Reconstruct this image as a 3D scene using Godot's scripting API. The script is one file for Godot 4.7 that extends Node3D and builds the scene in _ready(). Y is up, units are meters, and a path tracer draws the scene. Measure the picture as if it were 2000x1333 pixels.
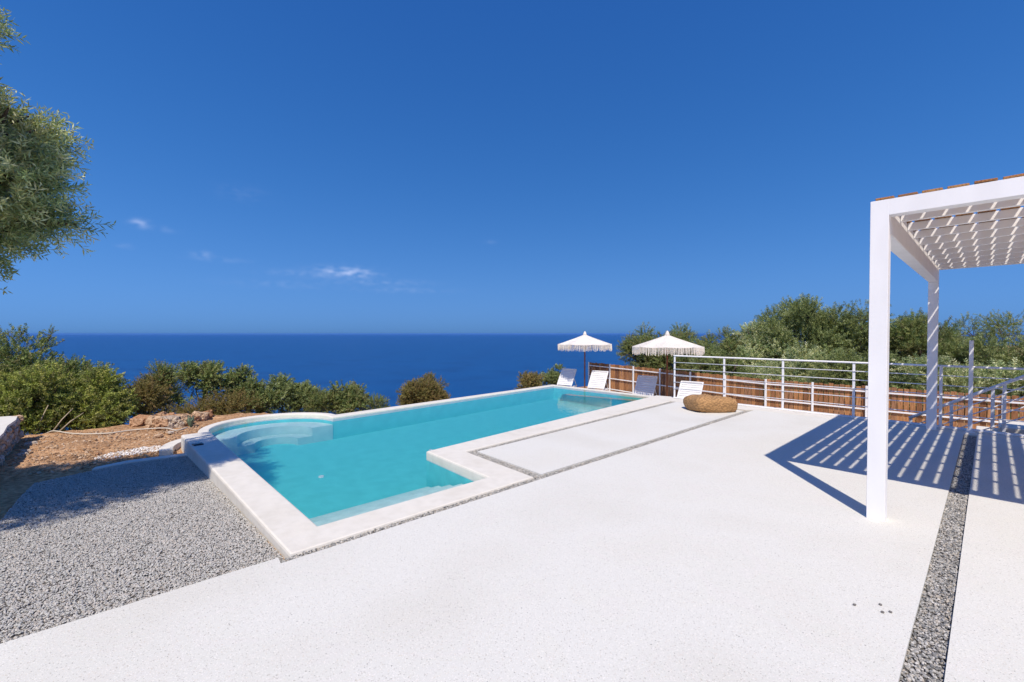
extends Node3D
# A white terrace with a turquoise infinity pool above the sea.
# x runs along the pool (away to the right), -z runs towards the sea (away to the left), y is up, metres.

var rng := RandomNumberGenerator.new()
var M := {}
var taken := {}
const SUN := Vector3(0.561, -1.0, -0.475)
const WATER := -0.058
const TERRACE := -0.85

func _ready() -> void:
	rng.seed = 20240611
	look()
	materials()
	sea_and_ground()
	deck()
	pool()
	gravel()
	lower_terrace()
	pergola()
	railing()
	stairs()
	fence()
	parasols()
	loungers()
	cushion()
	left_corner()
	olive_by_the_camera()
	shrubs()
	trees_beyond_the_fence()
	small_things()

# ------------------------------------------------------------------ camera, sky, sun
func look() -> void:
	var cam := Camera3D.new()
	cam.name = "camera"
	add_child(cam)
	var yaw := atan(935.0 / 873.0)
	var pitch := atan(14.5 / 873.0)
	var f := Vector3(cos(yaw), 0, -sin(yaw))
	cam.look_at_from_position(Vector3(0, 1.55, 0), Vector3(0, 1.55, 0) + f * cos(pitch) - Vector3(0, sin(pitch), 0))
	cam.keep_aspect = Camera3D.KEEP_HEIGHT
	cam.fov = rad_to_deg(2.0 * atan(666.5 / 873.0))
	cam.near = 0.05
	cam.far = 150000.0
	cam.current = true

	var env := Environment.new()
	env.background_mode = Environment.BG_SKY
	env.tonemap_mode = Environment.TONE_MAPPER_LINEAR
	env.tonemap_exposure = 1.3
	env.sdfgi_enabled = true
	env.ssao_enabled = true
	env.ssil_enabled = true
	env.fog_enabled = true
	env.fog_density = 0.000014
	env.fog_light_color = Color(0.42, 0.66, 1.0)
	env.volumetric_fog_enabled = true
	env.volumetric_fog_density = 0.0
	var sm := PanoramaSkyMaterial.new()
	sm.panorama = ImageTexture.create_from_image(sky_image())
	var sky := Sky.new()
	sky.sky_material = sm
	env.sky = sky
	env.background_energy_multiplier = 1.0
	var we := WorldEnvironment.new()
	we.name = "world_environment"
	we.environment = env
	add_child(we)

	var sun := DirectionalLight3D.new()
	sun.name = "sun"
	add_child(sun)
	sun.look_at_from_position(Vector3.ZERO, SUN)
	sun.light_energy = 1.2
	sun.light_color = Color(1.0, 0.955, 0.89)
	sun.light_angular_distance = 0.53
	sun.shadow_enabled = true

func sky_image() -> Image:
	var w := 2048
	var h := 1024
	var data := PackedFloat32Array()
	data.resize(w * h * 3)
	var zen := Vector3(0.008, 0.046, 0.200)
	var mid := Vector3(0.052, 0.248, 0.665)
	var hor := Vector3(0.074, 0.185, 0.40)
	var low := Vector3(0.066, 0.170, 0.38)
	var towards := -SUN.normalized()
	var wisp := FastNoiseLite.new()
	wisp.seed = 5
	wisp.frequency = 0.9
	wisp.fractal_octaves = 5
	# thin fair-weather wisps: azimuth and height in degrees, half width, half height, strength
	var puffs := [[22.6, 7.3, 3.2, 0.62, 0.60], [19.8, 6.9, 5.5, 0.45, 0.16], [26.0, 6.3, 6.0, 0.40, 0.15], [29.5, 5.4, 6.0, 0.35, 0.10], [3.4, 10.7, 0.75, 0.36, 0.62], [5.0, 10.4, 1.2, 0.3, 0.12], [8.4, 8.2, 0.9, 0.4, 0.26], [10.0, 7.9, 2.6, 0.3, 0.10], [2.2, 8.4, 0.6, 0.25, 0.16], [12.0, 15.0, 2.4, 0.9, 0.05], [40.2, 11.5, 0.8, 0.2, 0.10], [16.0, 5.6, 6.0, 0.5, 0.07],
		[150.0, 9.0, 8.0, 0.8, 0.2], [215.0, 7.0, 9.0, 0.7, 0.2], [300.0, 8.0, 7.0, 0.7, 0.2], [95.0, 6.5, 6.0, 0.5, 0.15]]
	for j in h:
		var el := 90.0 - (j + 0.5) / h * 180.0
		var up := el > 0.0
		var a := exp(-maxf(el, 0.0) / 18.0)
		var b := exp(-maxf(el, 0.0) / 2.2)
		var base := zen + (mid - zen) * a + Vector3(0.095, 0.062, -0.055) * exp(-maxf(el, 0.0) / 6.5) + (hor - mid - Vector3(0.095, 0.062, -0.055)) * b
		var ce := cos(deg_to_rad(el))
		var se := sin(deg_to_rad(el))
		var near_cloud := el > 3.5 and el < 18.0
		for i in w:
			var at := (j * w + i) * 3
			if not up:
				data[at] = low.x
				data[at + 1] = low.y
				data[at + 2] = low.z
				continue
			var az := (i + 0.5) / w * 360.0
			var phi := deg_to_rad(az)
			var cg := sin(phi) * ce * towards.x + se * towards.y - cos(phi) * ce * towards.z
			var glow := exp((cg - 1.0) * 9.0)
			var k := 1.12 + 0.42 * (cg + 0.3)
			var r := base.x * k + glow * 0.14
			var g := base.y * k + glow * 0.16
			var bl := base.z * k + glow * 0.17
			if near_cloud:
				var c := 0.0
				for p in puffs:
					var dx: float = (az - p[0]) / p[2]
					if dx > 2.2 or dx < -2.2:
						continue
					var dy: float = (el - p[1]) / p[3]
					if dy > 2.2 or dy < -2.2:
						continue
					var n := wisp.get_noise_3d(az * 0.75, el * 2.6, p[0])
					c = maxf(c, p[4] * exp(-(dx * dx + dy * dy) * 1.3) * clampf(0.55 + 1.7 * n, 0.0, 1.4))
				if c > 0.0:
					r = lerpf(r, 0.44, c)
					g = lerpf(g, 0.53, c)
					bl = lerpf(bl, 0.78, c)
			data[at] = r
			data[at + 1] = g
			data[at + 2] = bl
	return Image.create_from_data(w, h, false, Image.FORMAT_RGBF, data.to_byte_array())

# ------------------------------------------------------------------ naming
func numbered(called: String) -> String:
	var n: int = taken.get(called, 0)
	taken[called] = n + 1
	return called if n == 0 else "%s_%03d" % [called, n]

func tag(o: Node, label: String, category: String, group := "", kind := "") -> Node:
	o.set_meta("label", label)
	if category:
		o.set_meta("category", category)
	if group:
		o.set_meta("group", group)
	if kind:
		o.set_meta("kind", kind)
	return o

func thing(called: String, label: String, category: String, at := Vector3.ZERO, turn := 0.0, group := "", kind := "") -> Node3D:
	var o := Node3D.new()
	o.name = numbered(called)
	add_child(o)
	o.position = at
	o.rotation.y = turn
	tag(o, label, category, group, kind)
	return o

func part(parent: Node, called: String, mesh: Mesh, mat: Material, at := Vector3.ZERO, turn := Vector3.ZERO) -> MeshInstance3D:
	var o := MeshInstance3D.new()
	o.name = called
	o.mesh = mesh
	o.material_override = mat
	parent.add_child(o, true)
	o.position = at
	o.rotation = turn
	return o

func solo(called: String, mesh: Mesh, mat: Material, label: String, category: String, at := Vector3.ZERO, group := "", kind := "") -> MeshInstance3D:
	var o := MeshInstance3D.new()
	o.name = numbered(called)
	o.mesh = mesh
	o.material_override = mat
	add_child(o)
	o.position = at
	tag(o, label, category, group, kind)
	return o

# ------------------------------------------------------------------ mesh helpers
func tool(smooth := false) -> SurfaceTool:
	var st := SurfaceTool.new()
	st.begin(Mesh.PRIMITIVE_TRIANGLES)
	st.set_smooth_group(0 if smooth else -1)
	return st

func done(st: SurfaceTool) -> ArrayMesh:
	st.generate_normals()
	return st.commit()

# corners run counter-clockwise seen from outside
func tri(st: SurfaceTool, a: Vector3, b: Vector3, c: Vector3) -> void:
	st.add_vertex(a)
	st.add_vertex(c)
	st.add_vertex(b)

func quad(st: SurfaceTool, a: Vector3, b: Vector3, c: Vector3, d: Vector3) -> void:
	tri(st, a, b, c)
	tri(st, a, c, d)

func facing(st: SurfaceTool, p: Array, out: Vector3) -> void:
	var n: Vector3 = (p[1] - p[0]).cross(p[2] - p[0])
	if n.dot(out) < 0.0:
		p.reverse()
	if p.size() == 3:
		tri(st, p[0], p[1], p[2])
	else:
		quad(st, p[0], p[1], p[2], p[3])

func add_box(st: SurfaceTool, xf: Transform3D, size: Vector3, c := 0.004) -> void:
	var h := size / 2.0
	c = minf(c, minf(h.x, minf(h.y, h.z)) * 0.8)
	var pt := func(axis: int, s: Vector3) -> Vector3:
		var q := h - Vector3(c, c, c)
		q[axis] = h[axis]
		return xf * (q * s)
	for axis in 3:
		var u := (axis + 1) % 3
		var v := (axis + 2) % 3
		for sg in [-1.0, 1.0]:
			var ring := []
			for uv in [[-1, -1], [1, -1], [1, 1], [-1, 1]]:
				var s := Vector3.ZERO
				s[axis] = sg
				s[u] = uv[0]
				s[v] = uv[1]
				ring.append(pt.call(axis, s))
			var o := Vector3.ZERO
			o[axis] = sg
			facing(st, ring, xf.basis * o)
			for sg2 in [-1.0, 1.0]:
				var s1 := Vector3.ZERO
				s1[axis] = sg
				s1[u] = sg2
				s1[v] = -1
				var s2 := s1
				s2[v] = 1
				var o2 := Vector3.ZERO
				o2[axis] = sg
				o2[u] = sg2
				facing(st, [pt.call(axis, s1), pt.call(axis, s2), pt.call(u, s2), pt.call(u, s1)], xf.basis * o2)
	for sx in [-1.0, 1.0]:
		for sy in [-1.0, 1.0]:
			for sz in [-1.0, 1.0]:
				var s := Vector3(sx, sy, sz)
				facing(st, [pt.call(0, s), pt.call(1, s), pt.call(2, s)], xf.basis * s)

func box_mesh(size: Vector3, c := 0.004) -> ArrayMesh:
	var st := tool()
	add_box(st, Transform3D.IDENTITY, size, c)
	return done(st)

func add_tube(st: SurfaceTool, pts: Array, radii: Array, sides := 8, caps := true) -> void:
	var rings := []
	var prev := Vector3.ZERO
	for i in pts.size():
		var t: Vector3 = (pts[mini(i + 1, pts.size() - 1)] - pts[maxi(i - 1, 0)]).normalized()
		var n := prev
		if i == 0:
			n = t.cross(Vector3.UP if absf(t.y) < 0.9 else Vector3.RIGHT)
		n = (n - t * n.dot(t)).normalized()
		prev = n
		var b := t.cross(n)
		var ring := []
		for k in sides:
			var a := TAU * k / sides
			ring.append(pts[i] + (n * cos(a) + b * sin(a)) * radii[i])
		rings.append(ring)
	for i in pts.size() - 1:
		for k in sides:
			var k2 := (k + 1) % sides
			quad(st, rings[i][k], rings[i][k2], rings[i + 1][k2], rings[i + 1][k])
	if caps:
		for k in sides:
			tri(st, pts[0], rings[0][(k + 1) % sides], rings[0][k])
			tri(st, pts[-1], rings[-1][k], rings[-1][(k + 1) % sides])

func tube_mesh(pts: Array, radii: Array, sides := 8) -> ArrayMesh:
	var st := tool(true)
	add_tube(st, pts, radii, sides)
	return done(st)

# a slab over a plan polygon (x, z), from y0 up to y1
func add_slab(st: SurfaceTool, poly: PackedVector2Array, y0: float, y1: float) -> void:
	var idx := Geometry2D.triangulate_polygon(poly)
	for k in range(0, idx.size(), 3):
		var p := []
		var q := []
		for m in 3:
			var v := poly[idx[k + m]]
			p.append(Vector3(v.x, y1, v.y))
			q.append(Vector3(v.x, y0, v.y))
		facing(st, p, Vector3.UP)
		facing(st, q, Vector3.DOWN)
	var cw := Geometry2D.is_polygon_clockwise(poly)
	for k in poly.size():
		var a := poly[k]
		var b := poly[(k + 1) % poly.size()]
		var e := b - a
		var o := Vector3(e.y, 0, -e.x) * (-1.0 if cw else 1.0)
		var mid := (a + b) / 2.0 + Vector2(o.x, o.z).normalized() * 0.0005
		if Geometry2D.is_point_in_polygon(mid, poly):
			o = -o
		facing(st, [Vector3(a.x, y0, a.y), Vector3(b.x, y0, b.y), Vector3(b.x, y1, b.y), Vector3(a.x, y1, a.y)], o)

func slab_mesh(poly: PackedVector2Array, y0: float, y1: float) -> ArrayMesh:
	var st := tool()
	add_slab(st, poly, y0, y1)
	return done(st)

func ico(subdiv: int) -> Array:
	var t := (1.0 + sqrt(5.0)) / 2.0
	var v := [Vector3(-1, t, 0), Vector3(1, t, 0), Vector3(-1, -t, 0), Vector3(1, -t, 0), Vector3(0, -1, t), Vector3(0, 1, t), Vector3(0, -1, -t), Vector3(0, 1, -t), Vector3(t, 0, -1), Vector3(t, 0, 1), Vector3(-t, 0, -1), Vector3(-t, 0, 1)]
	var f := [[0, 11, 5], [0, 5, 1], [0, 1, 7], [0, 7, 10], [0, 10, 11], [1, 5, 9], [5, 11, 4], [11, 10, 2], [10, 7, 6], [7, 1, 8], [3, 9, 4], [3, 4, 2], [3, 2, 6], [3, 6, 8], [3, 8, 9], [4, 9, 5], [2, 4, 11], [6, 2, 10], [8, 6, 7], [9, 8, 1]]
	var faces := []
	for q in f:
		faces.append([v[q[0]].normalized(), v[q[1]].normalized(), v[q[2]].normalized()])
	for s in subdiv:
		var next := []
		for q in faces:
			var a: Vector3 = ((q[0] + q[1]) / 2.0).normalized()
			var b: Vector3 = ((q[1] + q[2]) / 2.0).normalized()
			var c: Vector3 = ((q[2] + q[0]) / 2.0).normalized()
			next.append_array([[q[0], a, c], [a, q[1], b], [c, b, q[2]], [a, b, c]])
		faces = next
	return faces

func stone_mesh(size: Vector3, subdiv: int, rough: float, sd: int, smooth := false) -> ArrayMesh:
	var n := FastNoiseLite.new()
	n.seed = sd
	n.frequency = 0.55
	n.fractal_octaves = 4
	var st := tool(smooth)
	for q in ico(subdiv):
		var p := []
		for d in q:
			var k := 1.0 + rough * n.get_noise_3dv(d * 1.6 + Vector3(sd, 0, 0)) * 2.0
			# flattened facets, as broken stone has
			var e: Vector3 = d * k
			e = e.clamp(Vector3(-0.84, -0.8, -0.84), Vector3(0.84, 0.8, 0.84))
			p.append(e * size)
		tri(st, p[0], p[1], p[2])
	return done(st)

# ------------------------------------------------------------------ textures and materials
func noise_tex(freq: float, octaves: int, colors: Array, size := 512, normal := false, strength := 4.0, sd := 1, kind := FastNoiseLite.TYPE_SIMPLEX_SMOOTH) -> NoiseTexture2D:
	var n := FastNoiseLite.new()
	n.noise_type = kind
	n.seed = sd
	n.frequency = freq
	n.fractal_octaves = octaves
	var t := NoiseTexture2D.new()
	t.width = size
	t.height = size
	t.seamless = true
	t.seamless_blend_skirt = 0.25
	t.noise = n
	if normal:
		t.as_normal_map = true
		t.bump_strength = strength
	elif colors.size():
		var g := Gradient.new()
		var offs := PackedFloat32Array()
		var cols := PackedColorArray()
		for c in colors:
			offs.append(c[0])
			cols.append(c[1])
		g.offsets = offs
		g.colors = cols
		t.color_ramp = g
	return t

func lin(r: float, g: float, b: float) -> Color:
	return Color(r, g, b).linear_to_srgb()

func mat(color: Color, rough := 0.8, spec := 0.4) -> StandardMaterial3D:
	var m := StandardMaterial3D.new()
	m.albedo_color = color
	m.roughness = rough
	m.metallic_specular = spec
	return m

func tri_map(m: StandardMaterial3D, scale: Vector3, world := true) -> void:
	m.uv1_triplanar = true
	m.uv1_world_triplanar = world
	m.uv1_scale = scale
	m.uv1_triplanar_sharpness = 4.0

func broad(m: StandardMaterial3D, tex: Texture2D, scale: float) -> void:
	m.detail_enabled = true
	m.detail_blend_mode = BaseMaterial3D.BLEND_MODE_MUL
	m.detail_uv_layer = BaseMaterial3D.DETAIL_UV_2
	m.detail_albedo = tex
	m.uv2_triplanar = true
	m.uv2_world_triplanar = true
	m.uv2_scale = Vector3(scale, scale, scale)

# white washed-pebble screed: white cement with grey and tan grains
func screed_images() -> Array:
	var s := 1024
	var im := Image.create(s, s, false, Image.FORMAT_RGB8)
	var hm := Image.create(s, s, false, Image.FORMAT_L8)
	var r := RandomNumberGenerator.new()
	r.seed = 77
	for y in s:
		for x in s:
			var v := 0.905 + r.randf_range(-0.035, 0.03)
			im.set_pixel(x, y, Color(v, v * 0.997, v * 0.992))
			hm.set_pixel(x, y, Color(0.55, 0.55, 0.55))
	for n in 52000:
		var cx := r.randi_range(0, s - 1)
		var cy := r.randi_range(0, s - 1)
		var rad := r.randf_range(0.5, 1.45)
		var pick := r.randf()
		var col := Color(0.97, 0.96, 0.955)
		if pick < 0.30:
			var g := r.randf_range(0.72, 0.87)
			col = Color(g, g * 0.985, g * 0.97)
		elif pick < 0.42:
			col = Color(0.89, 0.855, 0.82)
		elif pick < 0.432:
			var g := r.randf_range(0.5, 0.62)
			col = Color(g, g, g)
		var hh := r.randf_range(0.6, 1.0) if pick > 0.4 else r.randf_range(0.2, 0.9)
		var ir := int(ceil(rad))
		for dy in range(-ir, ir + 1):
			for dx in range(-ir, ir + 1):
				if dx * dx + dy * dy <= rad * rad:
					im.set_pixel(posmod(cx + dx, s), posmod(cy + dy, s), col)
					hm.set_pixel(posmod(cx + dx, s), posmod(cy + dy, s), Color(hh, hh, hh))
	return [im, hm]

func weave_images() -> Array:
	var s := 256
	var im := Image.create(s, s, false, Image.FORMAT_RGB8)
	var hm := Image.create(s, s, false, Image.FORMAT_L8)
	var r := RandomNumberGenerator.new()
	r.seed = 4
	var tone := []
	for k in 256:
		tone.append(r.randf_range(0.76, 1.12))
	for y in s:
		for x in s:
			# braided strands, each row leaning the other way
			var row := y / 16
			var v := (y % 16) / 16.0
			var lean := (x + (y % 16) * (1 if row % 2 == 0 else -1) + 512) % 256
			var u := (lean % 16) / 16.0
			var hgt := sin(v * PI) * (0.45 + 0.55 * sin(u * PI))
			var k: float = tone[(row * 16 + lean / 16) % 256]
			im.set_pixel(x, y, Color(0.70 * k, 0.545 * k, 0.375 * k))
			hm.set_pixel(x, y, Color(hgt, hgt, hgt))
	return [im, hm]

func materials() -> void:
	var blotch := noise_tex(0.006, 4, [[0.0, Color(0.965, 0.96, 0.95)], [0.5, Color(1, 1, 1)], [1.0, Color(0.985, 0.98, 0.97)]], 512, false, 1.0, 9)
	var sc := screed_images()
	var m := mat(Color(0.923, 0.922, 0.902), 0.85, 0.35)
	m.albedo_texture = ImageTexture.create_from_image(sc[0])
	m.heightmap_enabled = true
	m.heightmap_texture = ImageTexture.create_from_image(sc[1])
	m.heightmap_scale = 0.14
	tri_map(m, Vector3.ONE * 0.53)
	broad(m, blotch, 0.13)
	M.screed = m

	m = mat(Color(0.868, 0.855, 0.825), 0.8, 0.35)
	m.albedo_texture = noise_tex(0.012, 5, [[0.0, Color(0.955, 0.95, 0.94)], [0.45, Color(0.98, 0.975, 0.97)], [1.0, Color(1, 0.995, 0.99)]], 512, false, 1.0, 12)
	m.heightmap_enabled = true
	m.heightmap_texture = noise_tex(0.05, 4, [], 512, false, 1.0, 22)
	m.heightmap_scale = 0.09
	tri_map(m, Vector3.ONE * 1.1)
	broad(m, blotch, 0.4)
	M.plaster = m

	m = mat(lin(0.12, 0.64, 0.65), 0.7, 0.3)
	m.albedo_texture = noise_tex(0.01, 4, [[0.0, Color(0.9, 0.9, 0.9)], [1.0, Color(1, 1, 1)]], 512, false, 1.0, 31)
	tri_map(m, Vector3.ONE * 0.7)
	M.basin = m
	m = mat(lin(0.46, 0.66, 0.64), 0.7, 0.3)
	m.albedo_texture = M.basin.albedo_texture
	tri_map(m, Vector3.ONE * 0.9)
	M.tread = m

	m = StandardMaterial3D.new()
	m.transparency = BaseMaterial3D.TRANSPARENCY_ALPHA
	m.albedo_color = Color(0.2, 0.7, 0.75, 0.02)
	m.roughness = 0.02
	m.metallic_specular = 0.42
	m.normal_enabled = true
	m.normal_texture = noise_tex(0.016, 3, [], 512, true, 3.0, 41)
	m.normal_scale = 0.14
	tri_map(m, Vector3(0.55, 0.55, 0.75))
	M.water = m

	m = mat(lin(0.001, 0.060, 0.215), 0.34, 0.38)
	m.normal_enabled = true
	m.normal_texture = noise_tex(0.03, 5, [], 1024, true, 6.0, 51)
	m.normal_scale = 0.55
	tri_map(m, Vector3(0.006, 0.006, 0.012))
	broad(m, noise_tex(0.007, 4, [[0.0, Color(0.70, 0.78, 0.84)], [0.45, Color(0.92, 0.94, 0.96)], [1.0, Color(1, 1, 1)]], 512, false, 1.0, 53), 0.0011)
	M.sea = m

	m = mat(lin(0.95, 0.95, 0.95), 0.95, 0.2)
	m.albedo_texture = noise_tex(0.02, 5, [[0.0, Color(0.58, 0.44, 0.325)], [0.4, Color(0.76, 0.595, 0.445)], [0.6, Color(0.84, 0.68, 0.525)], [1.0, Color(0.93, 0.80, 0.655)]], 1024, false, 1.0, 61)
	m.heightmap_enabled = true
	m.heightmap_texture = noise_tex(0.045, 5, [], 1024, false, 1.0, 62)
	m.heightmap_scale = 2.5
	tri_map(m, Vector3.ONE * 0.55)
	broad(m, noise_tex(0.01, 3, [[0.0, Color(0.80, 0.78, 0.76)], [1.0, Color(1, 1, 1)]], 512, false, 1.0, 63), 0.21)
	M.dirt = m

	m = mat(lin(0.36, 0.345, 0.33), 0.95, 0.2)
	m.albedo_texture = noise_tex(0.09, 3, [[0.0, Color(0.4, 0.4, 0.41)], [1.0, Color(0.85, 0.84, 0.82)]], 512, false, 1.0, 64)
	tri_map(m, Vector3.ONE * 1.7)
	M.grit = m

	m = mat(Color.WHITE, 0.9, 0.3)
	m.vertex_color_use_as_albedo = true
	M.pebble = m

	# painted steel of the pergola and the railings
	m = mat(Color(0.925, 0.925, 0.935), 0.5, 0.4)
	m.albedo_texture = noise_tex(0.01, 3, [[0.0, Color(0.965, 0.965, 0.965)], [1.0, Color(1, 1, 1)]], 256, false, 1.0, 71)
	tri_map(m, Vector3(1.2, 0.4, 1.2))
	M.paint = m
	m = mat(Color(0.90, 0.90, 0.905), 0.38, 0.45)
	m.albedo_texture = noise_tex(0.01, 3, [[0.0, Color(0.95, 0.95, 0.95)], [1.0, Color(1, 1, 1)]], 256, false, 1.0, 72)
	tri_map(m, Vector3(2, 2, 2))
	M.plastic = m

	var grain := noise_tex(0.02, 5, [[0.0, Color(0.62, 0.56, 0.52)], [0.35, Color(0.82, 0.79, 0.76)], [0.6, Color(1, 1, 1)], [1.0, Color(0.88, 0.86, 0.84)]], 512, false, 1.0, 81)
	M.fence_wood = []
	var tints := [lin(0.429, 0.211, 0.097), lin(0.327, 0.151, 0.069), lin(0.538, 0.277, 0.131), lin(0.268, 0.124, 0.058), lin(0.477, 0.231, 0.100), lin(0.371, 0.192, 0.102)]
	for k in tints.size():
		m = mat(tints[k], 0.7, 0.35)
		m.albedo_texture = grain
		tri_map(m, Vector3(7.0, 0.35, 7.0), false)
		m.uv1_offset = Vector3(0.37 * k, 0.61 * k, 0.23 * k)
		M.fence_wood.append(m)
	M.slat_wood = []
	tints = [lin(0.42, 0.20, 0.070), lin(0.36, 0.165, 0.058), lin(0.46, 0.24, 0.09), lin(0.33, 0.16, 0.07)]
	for k in tints.size():
		m = mat(tints[k], 0.6, 0.4)
		m.albedo_texture = grain
		tri_map(m, Vector3(0.35, 7.0, 7.0), false)
		m.uv1_offset = Vector3(0.37 * k, 0.61 * k, 0.23 * k)
		M.slat_wood.append(m)
	m = mat(lin(0.27, 0.095, 0.035), 0.5, 0.4)
	m.albedo_texture = grain
	tri_map(m, Vector3(6.0, 0.4, 6.0), false)
	M.pole_wood = m

	var wv := weave_images()
	m = mat(Color(1, 1, 1), 0.75, 0.3)
	m.albedo_texture = ImageTexture.create_from_image(wv[0])
	m.heightmap_enabled = true
	m.heightmap_texture = ImageTexture.create_from_image(wv[1])
	m.heightmap_scale = 0.7
	tri_map(m, Vector3(2.9, 4.4, 2.9), false)
	M.rattan = m

	m = mat(Color(1.0, 0.985, 0.965), 0.95, 0.2)
	m.albedo_texture = noise_tex(0.09, 4, [[0.0, Color(0.70, 0.67, 0.63)], [0.36, Color(0.93, 0.92, 0.905)], [0.6, Color(0.985, 0.98, 0.97)], [1.0, Color(1, 1, 1)]], 512, false, 1.0, 91)
	m.heightmap_enabled = true
	m.heightmap_texture = noise_tex(0.12, 3, [], 512, false, 1.0, 92)
	m.heightmap_scale = 1.6
	m.backlight_enabled = true
	m.backlight = Color(0.55, 0.53, 0.50)
	tri_map(m, Vector3(0.9, 0.9, 0.9), false)
	M.rope = m

	m = mat(Color.WHITE, 0.55, 0.4)
	m.vertex_color_use_as_albedo = true
	m.backlight_enabled = true
	m.backlight = Color(0.78, 0.82, 0.55)
	M.leaf = m
	m = mat(lin(0.17, 0.14, 0.115), 0.95, 0.2)
	m.albedo_texture = noise_tex(0.05, 4, [[0.0, Color(0.55, 0.52, 0.5)], [1.0, Color(1, 1, 1)]], 256, false, 1.0, 95)
	tri_map(m, Vector3(4, 1.5, 4))
	M.bark = m
	m = mat(lin(0.42, 0.35, 0.25), 0.9, 0.2)
	M.dry = m

	M.stone = []
	for c in [lin(0.60, 0.40, 0.26), lin(0.64, 0.48, 0.34), lin(0.58, 0.34, 0.20), lin(0.58, 0.50, 0.42), lin(0.64, 0.59, 0.53)]:
		m = mat(c, 0.95, 0.2)
		m.albedo_texture = noise_tex(0.03, 5, [[0.0, Color(0.5, 0.44, 0.4)], [0.5, Color(0.9, 0.87, 0.84)], [1.0, Color(1, 1, 1)]], 256, false, 1.0, 100 + M.stone.size())
		m.heightmap_enabled = true
		m.heightmap_texture = noise_tex(0.06, 4, [], 256, false, 1.0, 110)
		m.heightmap_scale = 1.2
		tri_map(m, Vector3.ONE * 2.2)
		M.stone.append(m)
	M.dark = mat(lin(0.02, 0.025, 0.04), 0.35, 0.5)
	M.hose = mat(lin(0.55, 0.50, 0.42), 0.6, 0.4)
	M.agave = mat(lin(0.13, 0.19, 0.13), 0.6, 0.4)

# ------------------------------------------------------------------ land and sea
var relief := FastNoiseLite.new()

func ground_y(x: float, z: float) -> float:
	var y := -0.075 - clampf((-z - 3.4) / 4.6, 0.0, 1.0) * 0.16 - clampf((-z - 8.0) / 3.5, 0.0, 1.0) * 0.06
	y = lerpf(y, -1.02, smoothstep(10.5, 12.5, x))
	y -= clampf((x - 14.0) * 0.03, 0.0, 3.0)
	y = lerpf(y, -0.95, smoothstep(2.9, 3.9, x) * (1.0 - smoothstep(10.5, 12.5, x)) * smoothstep(8.6, 8.9, -z))
	var edge := -11.9
	edge = lerpf(edge, -10.7, smoothstep(2.0, 5.0, x))
	edge = lerpf(edge, -14.0, smoothstep(9.0, 14.0, x))
	var e := edge - z
	if e > 0.0:
		y -= 0.36 * e if e < 6.0 else 2.16 + 0.62 * (e - 6.0)
	if z > 6.0:
		y += (z - 6.0) * 0.10
	if x < -6.0:
		y += (-6.0 - x) * 0.06
	return y

func sea_and_ground() -> void:
	relief.seed = 3
	relief.frequency = 0.35
	relief.fractal_octaves = 4
	var st := tool(true)
	var rings := [0.0, 60.0, 160.0, 400.0, 1000.0, 2500.0, 6000.0, 15000.0, 40000.0, 90000.0]
	for k in rings.size() - 1:
		for n in 72:
			var a := TAU * n / 72
			var b := TAU * (n + 1) / 72
			var p := [Vector3(sin(a), 0, cos(a)) * rings[k], Vector3(sin(b), 0, cos(b)) * rings[k], Vector3(sin(b), 0, cos(b)) * rings[k + 1], Vector3(sin(a), 0, cos(a)) * rings[k + 1]]
			if k > 0:
				facing(st, [p[0], p[1], p[2]], Vector3.UP)
			facing(st, [p[0], p[2], p[3]], Vector3.UP)
	solo("sea", done(st), M.sea, "deep blue open sea reaching to the horizon", "", Vector3(0, -150, 0), "", "structure")

	# one sheet of ground: fine cells near the camera, long ones down the slope
	var xs := [-300.0, -150.0, -70.0, -35.0, -18.0, -10.0, -6.0, -4.0, -3.0]
	var x := -2.5
	while x < 4.0:
		xs.append(x)
		x += 0.09
	while x < 16.0:
		xs.append(x)
		x += 0.4
	xs.append_array([18.0, 21.0, 25.0, 30.0, 38.0, 50.0, 80.0, 150.0, 300.0])
	var zs := [-330.0, -240.0, -160.0, -100.0, -60.0, -40.0, -30.0, -24.0, -20.0, -17.0, -15.0]
	var z := -14.0
	while z < -7.5:
		zs.append(z)
		z += 0.09
	while z < 4.0:
		zs.append(z)
		z += 0.3
	zs.append_array([6.0, 10.0, 18.0, 30.0, 60.0, 120.0])
	var hole := PackedVector2Array([Vector2(1.12, -3.5), Vector2(3.3, -3.5), Vector2(3.36, -4.9), Vector2(10.3, -5.3), Vector2(10.36, -9.2), Vector2(3.36, -8.62)])
	for k in 13:
		var a := deg_to_rad(12.0 + 168.0 * k / 12.0)
		hole.append(Vector2(2.30 + 1.05 * cos(a), -8.45 - 1.05 * sin(a)))
	hole.append(Vector2(1.12, -8.4))
	st = tool(true)
	var h := []
	for i in xs.size():
		var row := []
		for j in zs.size():
			var rough := relief.get_noise_2d(xs[i] * 3.0, zs[j] * 3.0) * 0.05 + relief.get_noise_2d(xs[i] * 14.0, zs[j] * 14.0) * 0.03
			if zs[j] > -8.1:
				rough *= 0.1
			row.append(Vector3(xs[i], ground_y(xs[i], zs[j]) + rough, zs[j]))
		h.append(row)
	for i in xs.size() - 1:
		for j in zs.size() - 1:
			var inside := 0
			for c in [h[i][j], h[i + 1][j], h[i + 1][j + 1], h[i][j + 1]]:
				if Geometry2D.is_point_in_polygon(Vector2(c.x, c.z), hole):
					inside += 1
			if inside >= 3:
				continue
			facing(st, [h[i][j], h[i][j + 1], h[i + 1][j + 1], h[i + 1][j]], Vector3.UP)
	solo("ground", done(st), M.dirt, "bare reddish earth of the hillside around the terrace", "", Vector3.ZERO, "", "structure")

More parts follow.
